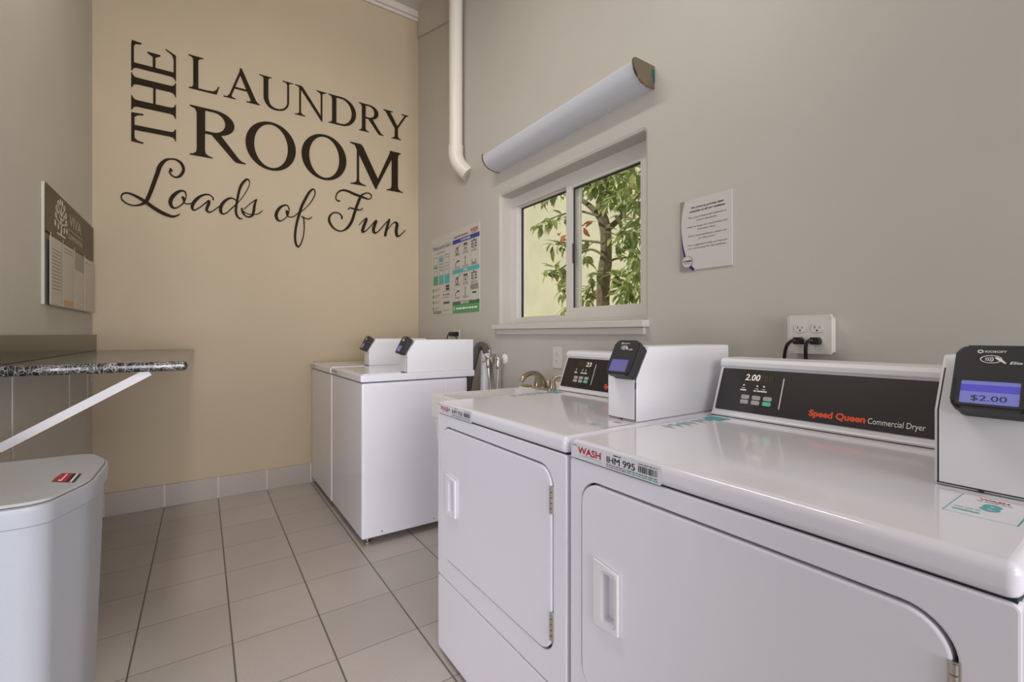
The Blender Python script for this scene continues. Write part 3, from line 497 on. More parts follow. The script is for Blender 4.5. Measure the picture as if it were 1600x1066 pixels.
# ------------------------------------------------------------------ top loading washers
def washer(y0, y1, xf, label, by0):
    t = thing('washing_machine', ((xf+1.36)/2, (y0+y1)/2, 0), label, 'washing machine', 'top loading washers by the back wall')
    m = MB().box((xf, y0, .042), (1.36, y1, .893), M_WHITE, .012, seg=3)
    m.box((xf+.004, y0+.004, .893), (1.355, y1-.004, .899), M_GASKET)
    m.build('cabinet', t, t)
    m = MB().box((xf+.02, y0-.002, .10), (1.20, y0+.004, .875), M_WHITE, .0015).box((1.206, y0-.002, .10), (1.34, y0+.004, .875), M_WHITE, .0015)
    m.build('side_panel', t, t)
    for xx in (xf+.11, xf+.42):
        m = MB(); m.lathe([(.0001, -.002), (.005, -.002), (.005, .001)], M_STEEL, frame((xx, y0-.001, .07), (1, 0, 0), (0, 0, 1)), 10)
        m.build('panel_screw', t, t)
    MB().box((xf-.006, y0-.003, .897), (1.41, y1, .936), M_WHITE, .006, seg=3).build('top_panel', t, t)
    MB().box((xf+.012, y0+.03, .934), (xf+.23, y1-.06, .9405), M_WHITE, .003).box((xf+.02, (y0+y1)/2-.07, .9405), (xf+.028, (y0+y1)/2+.07, .9425), M_WHITE, .001).build('lid', t, t)
    MB().box((1.34, by0+.107, .936), (1.41, y1-.004, .955), M_WHITE, .004).build('rear_rail', t, t)
    s = MB(); F = RW(y1-.02, .905, xf-.0064)
    s.poly(rrect(0, 0, .16, .026, .002), .0004, M_LABEL, F); s.text('WASH', .006, .009, .012, M_RED, F, width=.05, bold=.03); s.lines(.065, .15, .016, .004, M_INK, F, 3); s.lines(.065, .15, .007, .004, M_INK, F, 5)
    s.build('asset_label', t, t)
    for xx, yy in ((xf+.045, y0+.05), (xf+.045, y1-.05), (1.31, y0+.05), (1.31, y1-.05)):
        MB().lathe([(.0001, 0), (.021, 0), (.021, .012), (.008, .016), (.008, .045)], M_STEEL, Matrix.Translation((xx, yy, 0)), 14).build('foot', t, t)
    payment_box(t, by0, by0+.105, .972, 1.405, .936, 1.127, M_WHITEB, False)
    card_reader(t, by0+.05, .982, 1.085, False)
    return t
washer(2.490, 3.172, .712, 'white top loading washer nearer the window with its side in full view', 2.497)
washer(3.178, 3.824, .708, 'white top loading washer in the corner against the beige back wall', 3.225)
# ------------------------------------------------------------------ front loading dryers
def dryer(dy, label, digits, asset, lit, big):
    y0, y1 = .095+dy, .808+dy; X = .715
    t = thing('tumble_dryer', (1.08, (y0+y1)/2, 0), label, 'dryer', 'front loading dryers along the right wall')
    m = MB().box((X+.018, y0+.001, .02), (1.45, y1-.001, .868), M_WHITE, .006).box((X+.006, y0+.004, .866), (1.44, y1-.004, .876), M_GASKET)
    m.build('cabinet', t, t)
    F = RW(0, 0, X+.022)
    oy0, oy1 = y0+.049, y0+.676
    op = rrect(-oy1, .362, -oy0, .832, .052, 10)
    m = MB(); m.fill([rrect(-y1, .289, -y0, .8716, .008, 4), op], .022, M_WHITE, F, .003)
    m.ring(rrect(-oy1, .362, -oy0, .832, .052, 10), rrect(-oy1+.0035, .3655, -oy0-.0035, .8285, .049, 10), .008, M_GASKET, F)
    m.build('front_frame', t, t)
    MB().poly(rrect(-y1, .018, -y0, .285, .012, 4), .022, M_WHITE, F, .005).box((X+.02, y0+.01, .28), (X+.03, y1-.01, .295), M_GASKET).build('lower_panel', t, t)
    hy0, hy1 = y0+.556, y0+.628
    hole = rrect(-hy1+.025, .548, -hy0-.007, .655, .008, 5)
    m = MB(); m.fill([rrect(-oy1+.0045, .3665, -oy0-.0045, .8275, .048, 10), hole], .0235, M_WHITE, RW(0, 0, X+.0205), .003)
    d = m.build('door', t, t)
    m = MB(); hf = RW(0, 0, X-.003)
    m.ring(hole, [(x*.96-(hy0+hy1)/2*.04, y*.97+.6*.03) for x, y in hole], .010, M_WHITEB, RW(0, 0, X-.002))
    m.fill([[(-hy1, .528), (-hy1, .672), (-hy0, .664), (-hy0, .536)][::-1], hole], .009, M_WHITEB, hf, .0035)
    m.box((X+.014, hy0+.007, .546), (X+.019, hy1-.016, .657), M_WHITEB)
    m.build('handle', d, t)
    for a, b_ in ((.717, .785), (.405, .474)):
        h = MB()
        h.box((X-.005, oy0-.003, a), (X+.002, oy0+.009, b_), M_STEEL, .0015)
        for k in range(5): h.tube([(X-.0045, oy0+.003, a+(b_-a)*k/5+.0012), (X-.0045, oy0+.003, a+(b_-a)*(k+1)/5-.0012)], .0045, M_STEEL, 10)
        h.build('hinge', d, t)
    # top with a rolled front edge
    m = MB().box((X-.002, y0-.001, .873), (1.45, y1+.001, .915), M_WHITE, .014, seg=4)
    m.build('top_panel', t, t)
    # console
    cy0, cy1 = y0+.136, y1+.001
    prof = [(1.286, .913), (1.286, .921), (1.292, .928), (1.343, 1.058), (1.338, 1.064), (1.338, 1.075), (1.345, 1.084), (1.36, 1.087), (1.44, 1.087), (1.448, 1.08), (1.448, .913)]
    m = MB().poly(prof, cy1-cy0, M_WHITEB, frame((0, cy1, 0), (1, 0, 0), (0, 0, 1)))
    m.box((1.283, cy0+.002, .9145), (1.29, cy1-.002, .9165), M_GASKET)
    cs = m.build('console', t, t)
    P = frame((1.2922, cy1-.008, .9285), (0, -1, 0), (.051, 0, .130)); H = .1396
    m = MB().poly(rrect(0, .006, cy1-cy0-.02, H-.004, .004), .0022, M_PANEL, P, .0006)
    m.build('control_panel', cs, t)
    z = .0024; m = MB()
    m.box((.072, H*.66, 0), (.156, H*.90, z), M_DISP, M=P)
    m.text('888888', .074, H*.73, .0185, M_GHOST, P, width=.078, z0=z, t=.0002)
    x = .074 if digits == '2.00' else .124
    m.text(digits, x, H*.73, .0195, M_DIGIT, P, width=.042 if digits == '2.00' else .03, z0=z, t=.0004, shear=.12)
    m.build('display', cs, t)
    m = MB()
    m.box((.1805, H*.19, 0), (.1828, H*.82, z+.0003), M_WINK, M=P)
    for k, xx in enumerate((.066, .105, .124)):
        m.dot(xx+.008, H*.62, .0026, z, M_WINK, P); m.box((xx+.003, H*.555, 0), (xx+.013, H*.565, z), M_WINK, M=P); m.lines(xx, xx+.018, H*.50, .004, M_WINK, P, k, z)
    m.text('Speed Queen', .257, H*.15, .0165, M_ORANGE, P, width=.121, bold=.03, z0=z)
    m.text('Speed Queen', .2575, H*.153, .0165, M_ORANGE, P, width=.121, bold=.03, z0=z, t=.0004)
    m.text('Commercial Dryer', .383, H*.15, .0145, M_WINK, P, width=.104, z0=z)
    m.build('lettering', cs, t)
    for r_ in range(2):
        for c_ in range(3):
            bx, by = .074+c_*.0315, H*(.325-.105*r_); green = r_ and c_ == 2
            m = MB().poly(rrect(bx, by, bx+.0225, by+.0115, .003, 4), .005, M_BTNG if green else M_BTN, P, .0007)
            if not green: m.text(('1.00', '2.00', '1.25', '1.50', 'Lower')[r_*3+c_], bx+.006, by+.004, .0034, M_BTNT, P, width=.0105, z0=.005, t=.0003)
            tag(m.build('button', cs, t), 'green button' if green else None)
    # printed labels
    s = MB(); A = RW(y1-.006, .874, X-.0024)
    s.poly(rrect(0, .001, .252, .036, .002), .0004, M_LABEL, A)
    s.text('WASH', .024, .014, .0155, M_RED, A, width=.073, bold=.03); s.stroke([(.025, .008, .0004), (.06, .0105, .0012), (.098, .0065, .0005)], .0005, M_GREYINK, A, 4)
    [s.text(asset, .111+k*.0006, .013, .0145, M_INK, A, width=.076, t=.0006+k*.0001) for k in range(3)]; s.lines(.003, .022, .029, .0022, M_GREYINK, A, 1); s.lines(.132, .152, .030, .0025, M_INK, A, 2)
    s.lines(.111, .245, .008, .0026, M_GREYINK, A, 3); s.lines(.111, .17, .0038, .0026, M_GREYINK, A, 4); s.lines(.17, .245, .0038, .0026, M_TEAL, A, 5)
    s.lines(.198, .246, .0285, .0026, M_GREYINK, A, 6)
    r = random.Random(5); x = .198
    while x < .244:
        e = r.choice((.0009, .0016, .0026)); s.box((x, .0135, 0), (min(x+e, .246), .0262, .0006), M_INK, M=A); x += e+r.choice((.0009, .0016))
    s.build('asset_label', t, t)
    s = MB(); A = TOP(1.0, y1-.022, .9152)
    for k in range(6): s.lines(.002, .05, .012+k*.033, .0022, M_BTNT, A, 20+k, z0=0); s.lines(.002, .04, .018+k*.033, .0022, M_BTNT, A, 40+k, z0=0); s.box((.008+.007*(k % 2), .026+k*.033, 0), (.022+.006*(k % 3), .036+k*.033, .0004), M_TEAL if k % 3 else M_BTNT, M=A)
    s.box((0, .205, 0), (.056, .258, .0005), M_TEAL, M=A)
    s.build('instruction_sticker', t, t)
    s = MB(); A = TOP(.858, y0+.094, .9152)
    s.poly(rrect(0, 0, .072, .108, .003), .0003, M_WHITE, A)
    s.box((0, 0, 0), (.0012, .108, .0005), M_TEAL, M=A).box((.0708, 0, 0), (.072, .108, .0005), M_TEAL, M=A)
    s.text('WASH', .020, .091, .010, M_RED, A, width=.031, bold=.03); s.lines(.019, .054, .083, .003, M_GREYINK, A, 8)
    if big: s.text(big, .0285, .040, .036, M_TEAL, A, width=.0205, bold=.04)
    s.lines(.006, .034, .030, .003, M_GREYINK, A, 9); s.poly(rrect(.006, .014, .034, .021, .003), .0005, M_TEAL, A)
    s.build('number_sticker', t, t)
    for xx, yy in ((.78, y0+.05), (.78, y1-.05), (1.38, y0+.05), (1.38, y1-.05)):
        MB().lathe([(.0001, 0), (.02, 0), (.02, .008), (.008, .012), (.008, .03)], M_BLACKM, Matrix.Translation((xx, yy, 0)), 14).build('foot', t, t)
    payment_box(t, y0+.024, y0+.134, .992, 1.445, .9155, 1.125, M_WHITEB, lit)
    card_reader(t, y0+.064, 1.004, 1.081, lit)
    return t
DRYER = dryer(0, 'white front loading dryer nearest, its control panel showing 2.00', '2.00', 'IHM 995', True, '8')
DRYER2 = dryer(.727, 'white front loading dryer beside the sink, its control panel showing 23', '23', 'IHM 950', False, None)
# ------------------------------------------------------------------ utility sink with faucet
SY0, SY1, SX0, SX1, SZ = 1.575, 2.035, .905, 1.585, .87
t = thing('utility_sink', (1.25, 1.80, 0), 'off-white plastic utility sink between the washer and the dryers', 'sink')
m = MB(); F = Matrix()
out = rrect(SX0, SY0, SX1, SY1, .03); inn = rrect(SX0+.035, SY0+.03, SX1-.17, SY1-.03, .05)
m.ring(out, inn, .018, M_SINK, F, z0=SZ-.018)
def shrink(p, d, z): return [Vector(((x-1.24)*(1-d)+1.24, (y-1.805)*(1-d)+1.805, z)) for x, y in p]
m.loft([shrink(out, 0, SZ-.002), shrink(out, .005, SZ-.10), shrink(out, .03, SZ-.105), shrink(out, .12, SZ-.35)], M_SINK, False)
m.loft([shrink(inn, 0, SZ), shrink(inn, .05, SZ-.05), shrink(inn, .16, SZ-.31), shrink(inn, .4, SZ-.325)], M_SINK, False)
m.poly([(x, y) for x, y in rrect(1.06, 1.66, 1.36, 1.95, .05)], .02, M_SINK, z0=SZ-.345)
m.box((SX1-.165, SY0+.006, SZ-.004), (SX1, SY1-.006, SZ+.006), M_SINK, .005).box((SX1-.018, SY0+.01, SZ), (SX1, SY1-.01, SZ+.035), M_SINK, .006)
m.build('basin', t, t)
for xx, yy in ((1.0, 1.66), (1.0, 1.95), (1.48, 1.66), (1.48, 1.95)):
    MB().tube([(xx, yy, .56), (xx+(xx-1.24)*.1, yy+(yy-1.8)*.1, 0)], [.018, .015], M_SINK, 12).build('leg', t, t)
FY = 1.85; FX = 1.455
t = thing('faucet', (FX, FY, SZ+.006), 'brushed nickel faucet with an arched spout on the sink ledge', 'faucet')
m = MB().poly(rrect(FX-.028, FY-.085, FX+.028, FY+.085, .027), .012, M_NICKEL, z0=SZ+.0065, bev=.004); m.build('base_plate', t, t)
pth = smooth_path([(FX, FY, SZ+.012), (FX-.012, FY, SZ+.05), (FX-.04, FY, SZ+.082), (FX-.085, FY, SZ+.092), (FX-.125, FY, SZ+.075), (FX-.142, FY, SZ+.055)], 5)
n = len(pth); MB().tube(pth, [.026-.014*min(1, i/(n*.55)) for i in range(n)], M_NICKEL, 16).build('spout', t, t)
for sgn in (-1, 1):
    hy = FY+sgn*.062; m = MB()
    m.lathe([(.0001, 0), (.021, 0), (.019, .02), (.013, .045), (.009, .05), (.0001, .052)], M_NICKEL, Matrix.Translation((FX+.006, hy, SZ+.012)), 18)
    m.tube(smooth_path([(FX+.006, hy, SZ+.05), (FX+.02, hy+sgn*.012, SZ+.07), (FX+.045, hy+sgn*.035, SZ+.078), (FX+.058, hy+sgn*.055, SZ+.077)], 4), [.010]*5+[.008]*4+[.007]*4, M_NICKEL, 12)
    m.build('handle', t, t)
tag(MB().box((1.43, 1.965, SZ+.006), (1.47, 2.015, SZ+.016), M_SPONGE, .004).build('soap_bar'), 'small flat olive soap bar on the sink ledge left of the faucet', 'soap')
# ------------------------------------------------------------------ laundry plumbing on the right wall
t = thing('drain_hose', (1.54, 2.75, .2), 'grey ribbed drain hose looping over into the white standpipe', 'hose')
pth = smooth_path([(1.46, 2.735, .25), (1.465, 2.735, .60), (1.48, 2.70, .82), (1.495, 2.665, .95), (1.512, 2.645, 1.05), (1.53, 2.622, 1.083), (1.547, 2.60, 1.07), (1.552, 2.59, 1.03)], 14)
MB().tube(pth, [.024+.0022*(i % 2) for i in range(len(pth))], M_HOSE, 14).build('hose', t, t)
m = MB(); n = 24; C_ = [(1.556, 2.635, .10), (1.556, 2.60, 1.055)]
lp = lambda c, rr, z: [(c[0]+rr*math.cos(2*PI*k/n), c[1]+rr*math.sin(2*PI*k/n), z) for k in range(n)]
m.loft([lp(C_[1], .026, .95), lp(C_[1], .0265, 1.055), lp(C_[1], .031, 1.055), lp(C_[0], .038, .10), lp(C_[0], .033, .10)], M_WHITEB, False)
tag(m.build('standpipe'), 'white plastic standpipe beside the washer taking the grey hose', 'pipe')
for k, (vy, hx, lab) in enumerate(((2.548, .07, 'chrome washer valve next to the standpipe with a braided hose'), (2.43, .0, 'chrome washer valve with round white wall flange, nearer the sink'))):
    t = thing('supply_valve', (1.597, vy, 1.0), lab, 'valve', 'washer supply valves')
    A = frame((1.597, vy, 1.0), (0, -1, 0), (0, 0, 1))
    MB().lathe([(.0001, .001), (.034, .001), (.03, .008), (.014, .014), (.0001, .015)], M_WINK if k else M_CHROME, A, 24).build('wall_flange', t, t)
    m = MB().tube([(1.59, vy, 1.0), (1.535, vy, 1.0)], .011, M_CHROME, 14).tube([(1.545, vy, 1.012), (1.545, vy, .955)], [.013, .012], M_CHROME, 14)
    m.build('body', t, t)
    m = MB().tube([(1.53, vy, 1.0), (1.515, vy, 1.0)], .006, M_CHROME, 10); m.poly([(.024*math.cos(2*PI*j/48)*(1+.12*math.cos(10*PI*j/24)), .024*math.sin(2*PI*j/48)*(1+.12*math.cos(10*PI*j/24))) for j in range(48)], .01, M_CHROME, frame((1.516, vy, 1.0), (0, -1, 0), (0, 0, 1)), .003)
    m.build('handwheel', t, t)
    t = thing('supply_hose', (1.545, vy, .955), ('braided steel hose curving down from the valve by the standpipe', 'straight braided steel hose hanging from the flanged valve')[k], 'hose', 'braided washer hoses')
    pth = smooth_path([(1.545, vy, .96), (1.545, vy-hx*.15, .88), (1.535, vy-hx*.6, .78), (1.50, vy-hx*1.2, .60), (1.46, 2.40-.05*k, .40), (1.44, 2.42-.07*k, .25)], 12)
    MB().tube(pth, [.0085+.0007*(i % 2) for i in range(len(pth))], M_STEEL, 10).build('hose', t, t); MB().lathe([(.0001, 0), (.013, 0), (.013, .024), (.0001, .024)], M_CHROME, Matrix.Translation((1.545, vy, .938)), 6).build('hose_nut', t, t)
# ------------------------------------------------------------------ electric outlets
def duplex(m, F, x, y, pl):
    """one receptacle face with two slots and a ground hole"""
    m.poly([(x+.017*math.cos(a)*1.0, y+max(-.0125, min(.0125, .017*math.sin(a)))) for a in [2*PI*k/40 for k in range(40)]], .0022, M_IVORY, F, .0006, z0=pl)
    z = pl+.0022
    m.box((x-.0075, y-.001, z), (x-.0055, y+.0075, z+.0003), M_GASKET, M=F).box((x+.0055, y-.001, z), (x+.0072, y+.006, z+.0003), M_GASKET, M=F); m.dot(x, y-.0068, .0027, .0003, M_GASKET, F, z0=z)
t = thing('outlet_box', (1.597, .655, 1.155), 'surface mounted double outlet box with two black plugs above the nearest dryer', 'outlet')
F = RW(.651, 1.159)
m = MB().box((-.058, -.056, 0), (.058, .052, .034), M_IVORY, .004, M=F); m.build('box', t, t)
m = MB().poly(rrect(-.062, -.060, .062, .060, .004), .008, M_IVORY, F, .005, z0=.034)
m.build('cover_plate', t, t)
m = MB()
for x in (-.024, .024):
    for y in (.019, -.019): duplex(m, F, x, y, .0425)
    m.dot(x, 0, .0025, .001, M_IVORY, F, z0=.0425)
m.build('receptacle', t, t)
for k, x in enumerate((-.024, .024)):
    t = (DRYER2, DRYER)[k]
    m = MB().poly([(-.013, -.012), (.013, -.012), (.013, .004), (.008, .010), (-.013, .010)], .020, M_BLACK, F @ Matrix.Translation((x, -.019, .046)), .004)
    pm = m
    p = [F @ Vector((x-.004, -.018, .060)), F @ Vector((x-.014, -.021, .070)), F @ Vector((x-.020-.008*(1-k), -.040, .072)), F @ Vector((x-.024-.016*(1-k), -.09, .060)), F @ Vector((x-.026-.018*(1-k), -.20, .05)), F @ Vector((x-.026, -.40, .05)), F @ Vector((x-.02, -.60, .055))]
    MB().tube(smooth_path([tuple(q) for q in p], 6), .0052, M_BLACK, 10).build('power_cord', t, t); pm.build('plug', bpy.data.objects['power_cord' if k == 0 else 'power_cord.001'], t)
t = thing('outlet_plate', (1.597, 1.907, 1.033), 'ivory duplex outlet plate on the wall right of the sink faucet', 'outlet')
F = RW(1.907, 1.033); MB().poly(rrect(-.036, -.057, .036, .057, .004), .006, M_IVORY, F, .003).build('cover_plate', t, t)
m = MB(); [duplex(m, F, 0, y, .0055) for y in (.021, -.021)]; m.build('receptacle', t, t)
t = thing('outlet_plate', (1.597, 3.11, 1.13), 'outlet behind the washer payment boxes with a black adapter plugged in', 'outlet')
F = RW(3.09, 1.135); MB().poly(rrect(-.06, -.06, .045, .06, .004), .006, M_IVORY, F, .003).build('cover_plate', t, t)
m = MB(); [duplex(m, F, 0, y, .0055) for y in (.021, -.021)]; m.build('receptacle', t, t)
t = thing('power_adapter', (1.57, 3.10, 1.155), 'black power adapter with looping wires above the washer payment box', 'adapter')
MB().box((-.05, .008, .008), (.045, .042, .05), M_BLACK, .008, M=F).build('body', t, t)
m = MB()
for a, b_ in ((-1, -.085), (1, .075)):
    m.tube(smooth_path([tuple(F @ Vector(q)) for q in ((a*.03, .03, .04), (a*.06, .022, .045), (b_, -.02, .04), (b_*1.05, -.09, .03), (b_, -.2, .03))], 6), .0035, M_BLACK, 8)
m.build('wire', t, t)
# ------------------------------------------------------------------ vent pipe, wall lamp
t = thing('vent_pipe', (1.54, 2.985, 2.3), 'white vertical vent pipe with an elbow turning into the right wall', 'pipe')
MB().tube([(1.532, 2.985, 2.515), (1.532, 2.985, ZC-.002)], .049, M_PVC, 28).build('pipe', t, t)
m = MB(); pth = [(1.532, 2.985, 2.53), (1.532, 2.985, 2.49)]+[(1.532+.035*math.sin(math.radians(a))*.3, 2.985-.10*(1-math.cos(math.radians(a))), 2.49-.16*math.sin(math.radians(a))) for a in (15, 30, 45)]+[(1.60, 2.92, 2.30)]
pth = [(1.532, 2.985, 2.53), (1.532, 2.985, 2.47), (1.536, 2.98, 2.44), (1.545, 2.97, 2.405), (1.562, 2.95, 2.37), (1.597, 2.915, 2.32)]
m.tube(pth, .0545, M_PVC, 28).lathe([(.0001, 0), (.056, 0), (.056, .012), (.0001, .012)], M_PVC, Matrix.Translation((1.532, 2.985, 2.52)), 28); m.build('elbow', t, t)
t = thing('wall_lamp', (1.597, 1.883, 2.26), 'long white tubular wall lamp with chrome end caps above the window', 'lamp')
pr = [(0, .045), (.118, .045), (.131, .04), (.133, .025), (.126, -.002), (.108, -.028), (.08, -.045), (.04, -.052), (0, -.052)]
def lampF(y): return frame((1.597, y, 2.258), (-1, 0, 0), (0, 0, 1))         # profile runs out from the wall, length towards +Y
MB().poly([(x*.95, y*.93-.001) for x, y in pr], 1.216, M_TUBE, lampF(1.275), .0).build('diffuser', t, t)
for yy in (1.266, 2.491):
    MB().poly(pr, .010, M_CAP, lampF(yy), .0015).build('end_cap', t, t)
MB().box((1.588, 1.2645, 2.232), (1.5965, 1.2664, 2.285), M_TAPE).box((1.580, 1.2645, 2.255), (1.589, 1.2664, 2.285), M_TAPE).build('tape_tag', t, t)
# ------------------------------------------------------------------ notices on the right wall
t = thing('notice_board', (1.597, 1.028, 1.55), 'white notice about clean amenities on the grey wall right of the window', 'sign')
F = RW(1.137, 1.411); Wd, Hh = .218, .277
MB().box((0, 0, 0), (Wd, Hh, .006), M_SIGN, .0012, M=F).build('board', t, t)
m = MB(); z = .006
cv = [(.022, Hh), (.010, Hh*.82), (.006, Hh*.62), (.010, Hh*.42), (.020, Hh*.24), (.036, Hh*.1), (.062, 0)]
cs = smooth_path(cv, 5); m.poly([(0, 0), (0, Hh)]+cs, .0005, M_SIGNGREY, F, z0=z)
cb = [(x, y, .0005+.011*max(0, min(1, (Hh*.55-y)/(Hh*.5)))) for x, y in smooth_path(cv[2:], 5)]
m.stroke(cb, .0008, M_NAVY, F, 1, z0=z)
m.dot(.034, .034, .0235, .0012, M_INK, F, 28, z0=z); m.dot(.0335, .0345, .0222, .0016, M_SIGN, F, 28, z0=z)
m.text('REMM', .0145, .033, .0085, M_INK, F, width=.038, bold=.02, z0=z+.0012, shear=.2); m.lines(.02, .048, .026, .003, M_GREYINK, F, 4, z0=z+.0012)
cx = .117
for y, s_, h, bo, wd in ((.240, 'We strive to provide clean', .0085, .02, .135), (.226, 'amenities to all our residents', .0085, .02, .147), (.203, 'This area is inspected routinely to', .0068, 0, .160), (.190, 'ensure cleanliness.', .0068, 0, .085),
    (.167, 'Help us keep our community and', .0068, 0, .165), (.154, 'amenities clean.', .0068, 0, .076), (.131, 'If you have feedback, please let', .0068, 0, .160), (.118, 'our office know.', .0068, 0, .073),
    (.095, 'Your suggestions help us improve', .0068, 0, .165), (.082, 'our community for all residents.', .0068, 0, .158)):
    m.text(s_, cx, y, h, M_INK, F, width=wd, align='CENTER', bold=bo, z0=z, shear=.25 if bo else .05)
m.build('print', t, t)
# two instruction posters over the washers
t = thing('poster', (1.597, 3.35, 1.63), 'left instruction poster with green and teal phone pictures over the washers', 'poster', 'laundry instruction posters')
F = RW(3.545, 1.318); W_, H_ = .385, .63
MB().box((0, 0, 0), (W_, H_, .003), M_PAPER, M=F).build('sheet', t, t)
m = MB(); z = .003
def Y(f): return H_*(1-f)
m.text('Making Laundry Easier!', .03, Y(.16), .036, M_NAVY, F, width=.325, bold=.0, z0=z); m.text('the app is all you need', .10, Y(.215), .016, M_INK, F, width=.15, z0=z)
for k, (x, c) in enumerate(((.04, M_GREEN), (.145, M_TEAL), (.25, M_TEAL))):
    m.fill([rrect(x, Y(.50), x+.078, Y(.25), .008), rrect(x+.004, Y(.498), x+.074, Y(.257), .006)], .0006, M_GREYINK, F, z0=z)
    m.box((x-.004, Y(.615), z), (x+.086, Y(.50), z+.0006), c, M=F)
    m.box((x+.008, Y((.40, .33, .29)[k]), z), (x+.07, Y((.37, .27, .285)[k]), z+.0007), (M_GREEN, M_TEAL, M_GREYINK)[k], M=F)
    for j in range(3): m.lines(x+.012, x+.066, Y(.36+.04*j), .006, (M_GREEN, M_INK, M_GREYINK)[k], F, 31+k*4+j, z0=z)
for k, f in enumerate((.68, .76, .84, .92)):
    m.dot(.036, Y(f), .016, .0006, M_GREEN, F, z0=z); m.lines(.065, .16, Y(f)+.004, .005, M_GREYINK, F, 50+k, z0=z); m.lines(.065, .13, Y(f)-.008, .005, M_GREYINK, F, 60+k, z0=z)
    m.lines(.21, .34, Y(f+.035), .005, M_GREYINK, F, 70+k, z0=z)
for x, f in ((.27, .665), (.27, .70)): m.box((x, Y(f), z), (x+.06, Y(f-.028), z+.0006), M_INK, M=F)
m.box((.23, Y(.865), z), (.33, Y(.845), z+.0006), M_NAVY, M=F); m.lines(.22, .33, Y(.765), .014, M_GREYINK, F, 90, z0=z)
m.lines(.03, .19, Y(.965), .007, M_INK, F, 91, z0=z); m.lines(.03, .19, Y(.985), .007, M_INK, F, 92, z0=z)
m.build('print', t, t)
t = thing('poster', (1.597, 2.95, 1.63), 'right instruction poster with blue, teal and green bands beside the window', 'poster', 'laundry instruction posters')
F = RW(3.157, 1.318); W_ = .412
MB().box((0, 0, 0), (W_, H_, .003), M_PAPER, M=F).build('sheet', t, t)
m = MB()
m.text('Laundry Room Instructions', .02, Y(.095), .018, M_INK, F, width=.22, bold=.02, z0=z); m.text('WASH', .28, Y(.09), .030, M_RED, F, width=.11, bold=.03, z0=z); m.lines(.29, .38, Y(.105), .005, M_GREYINK, F, 5, z0=z)
m.box((0, Y(.165), z), (W_, Y(.115), z+.0006), M_BLUE, M=F); m.text('TO USE WASHER', W_/2, Y(.152), .016, M_WINK, F, width=.15, align='CENTER', bold=.02, z0=z+.0006)
m.box((0, Y(.525), z), (W_, Y(.475), z+.0006), M_TEAL, M=F); m.text('DRYER', W_/2, Y(.512), .016, M_WINK, F, width=.06, align='CENTER', bold=.02, z0=z+.0006)
m.box((0, Y(1), z), (W_, Y(.90), z+.0006), M_GREEN, M=F); m.box((0, Y(.90), z), (W_, Y(.86), z+.0006), M_DGREEN, M=F)
m.text('NEED HELP?', .13, Y(.892), .017, M_WINK, F, width=.13, bold=.02, z0=z+.0006); m.lines(.06, .38, Y(.955), .012, M_WINK, F, 12, z0=z+.0006)
for f in (.93, .945, .96): m.dot(.026, Y(f), .006, .0008, M_WINK, F, z0=z)
for blk, f0 in ((0, .18), (1, .54)):
    for r_ in range(2):
        for c_ in range(3):
            x = .035+c_*.128; f = f0+r_*.155
            m.text(str(r_*3+c_+1), x-.018, Y(f+.02), .012, M_INK, F, bold=.02, z0=z)
            if blk and r_ and c_ == 2:
                for j in range(4): m.lines(x-.005, x+.10, Y(f+.015*j), .006, M_INK, F, 200+j, z0=z)
                m.box((x+.02, Y(f+.17), z), (x+.075, Y(f+.075), z+.001), M_PAPER, M=F); m.box((x+.02, Y(f+.092), z), (x+.075, Y(f+.075), z+.0013), M_INK, M=F); continue
            for j in range(2): m.lines(x, x+.085, Y(f+.118+.014*j), .005, M_GREYINK, F, 100+blk*20+r_*6+c_*2+j, z0=z)
            if c_ == 2 and r_ == 0:
                for j in range(3):
                    for q in (0, 1): m.poly(ell(x+.015+.055*q, Y(f+.018+.030*j), .011, .007, 12), .0007, M_INK, F, z0=z)
                m.dot(x+.042, Y(f+.008), .010, .0007, M_INK, F, z0=z); m.stroke([(x+.042, Y(f+.03), .008), (x+.042, Y(f+.10), .014)], .0007, M_RED if not blk else M_SPONGE, F, 2, z0=z)
            elif c_ == 1 and r_: m.stroke([(x+.04, Y(f+.03), .006), (x+.04, Y(f+.105), .014)], .0007, M_GREYINK, F, 2, z0=z); m.dot(x+.04, Y(f+.02), .011, .0007, M_SPONGE, F, z0=z)
            elif c_ == 1:
                m.fill([rrect(x+.012, Y(f+.105), x+.075, Y(f+.015), .003), rrect(x+.016, Y(f+.10), x+.071, Y(f+.04), .003)], .0006, M_GREYINK, F, z0=z); m.box((x+.014, Y(f+.022), z), (x+.072, Y(f+.008), z+.0008), M_INK, M=F); m.dot(x+.043, Y(f+.07), .014, .0007, M_GREYINK, F, z0=z)
            elif r_ and c_ == 2: m.stroke([(px+x+.04, py+Y(f+.06), .006) for px, py in arc(0, 0, .03, .035, 190, 350, 8)], .0007, M_INK, F, 1, z0=z)
            elif r_: m.box((x+.04, Y(f+.055), z), (x+.075, Y(f+.035), z+.0007), M_INK, M=F); m.stroke([(x+.012, Y(f+.1), .016), (x+.02, Y(f+.06), .010), (x+.05, Y(f+.045), .006)], .0007, M_GREYINK, F, 3, z0=z)
            else: m.stroke([(x+.085, Y(f), .008), (x+.055, Y(f+.04), .012), (x+.04, Y(f+.06), .02)], .0007, M_GREYINK, F, 3, z0=z); m.fill([ell(x+.035, Y(f+.075), .022, .03, 20), ell(x+.035, Y(f+.075), .014, .022, 20)], .0007, M_INK, F, z0=z)
m.build('print', t, t)
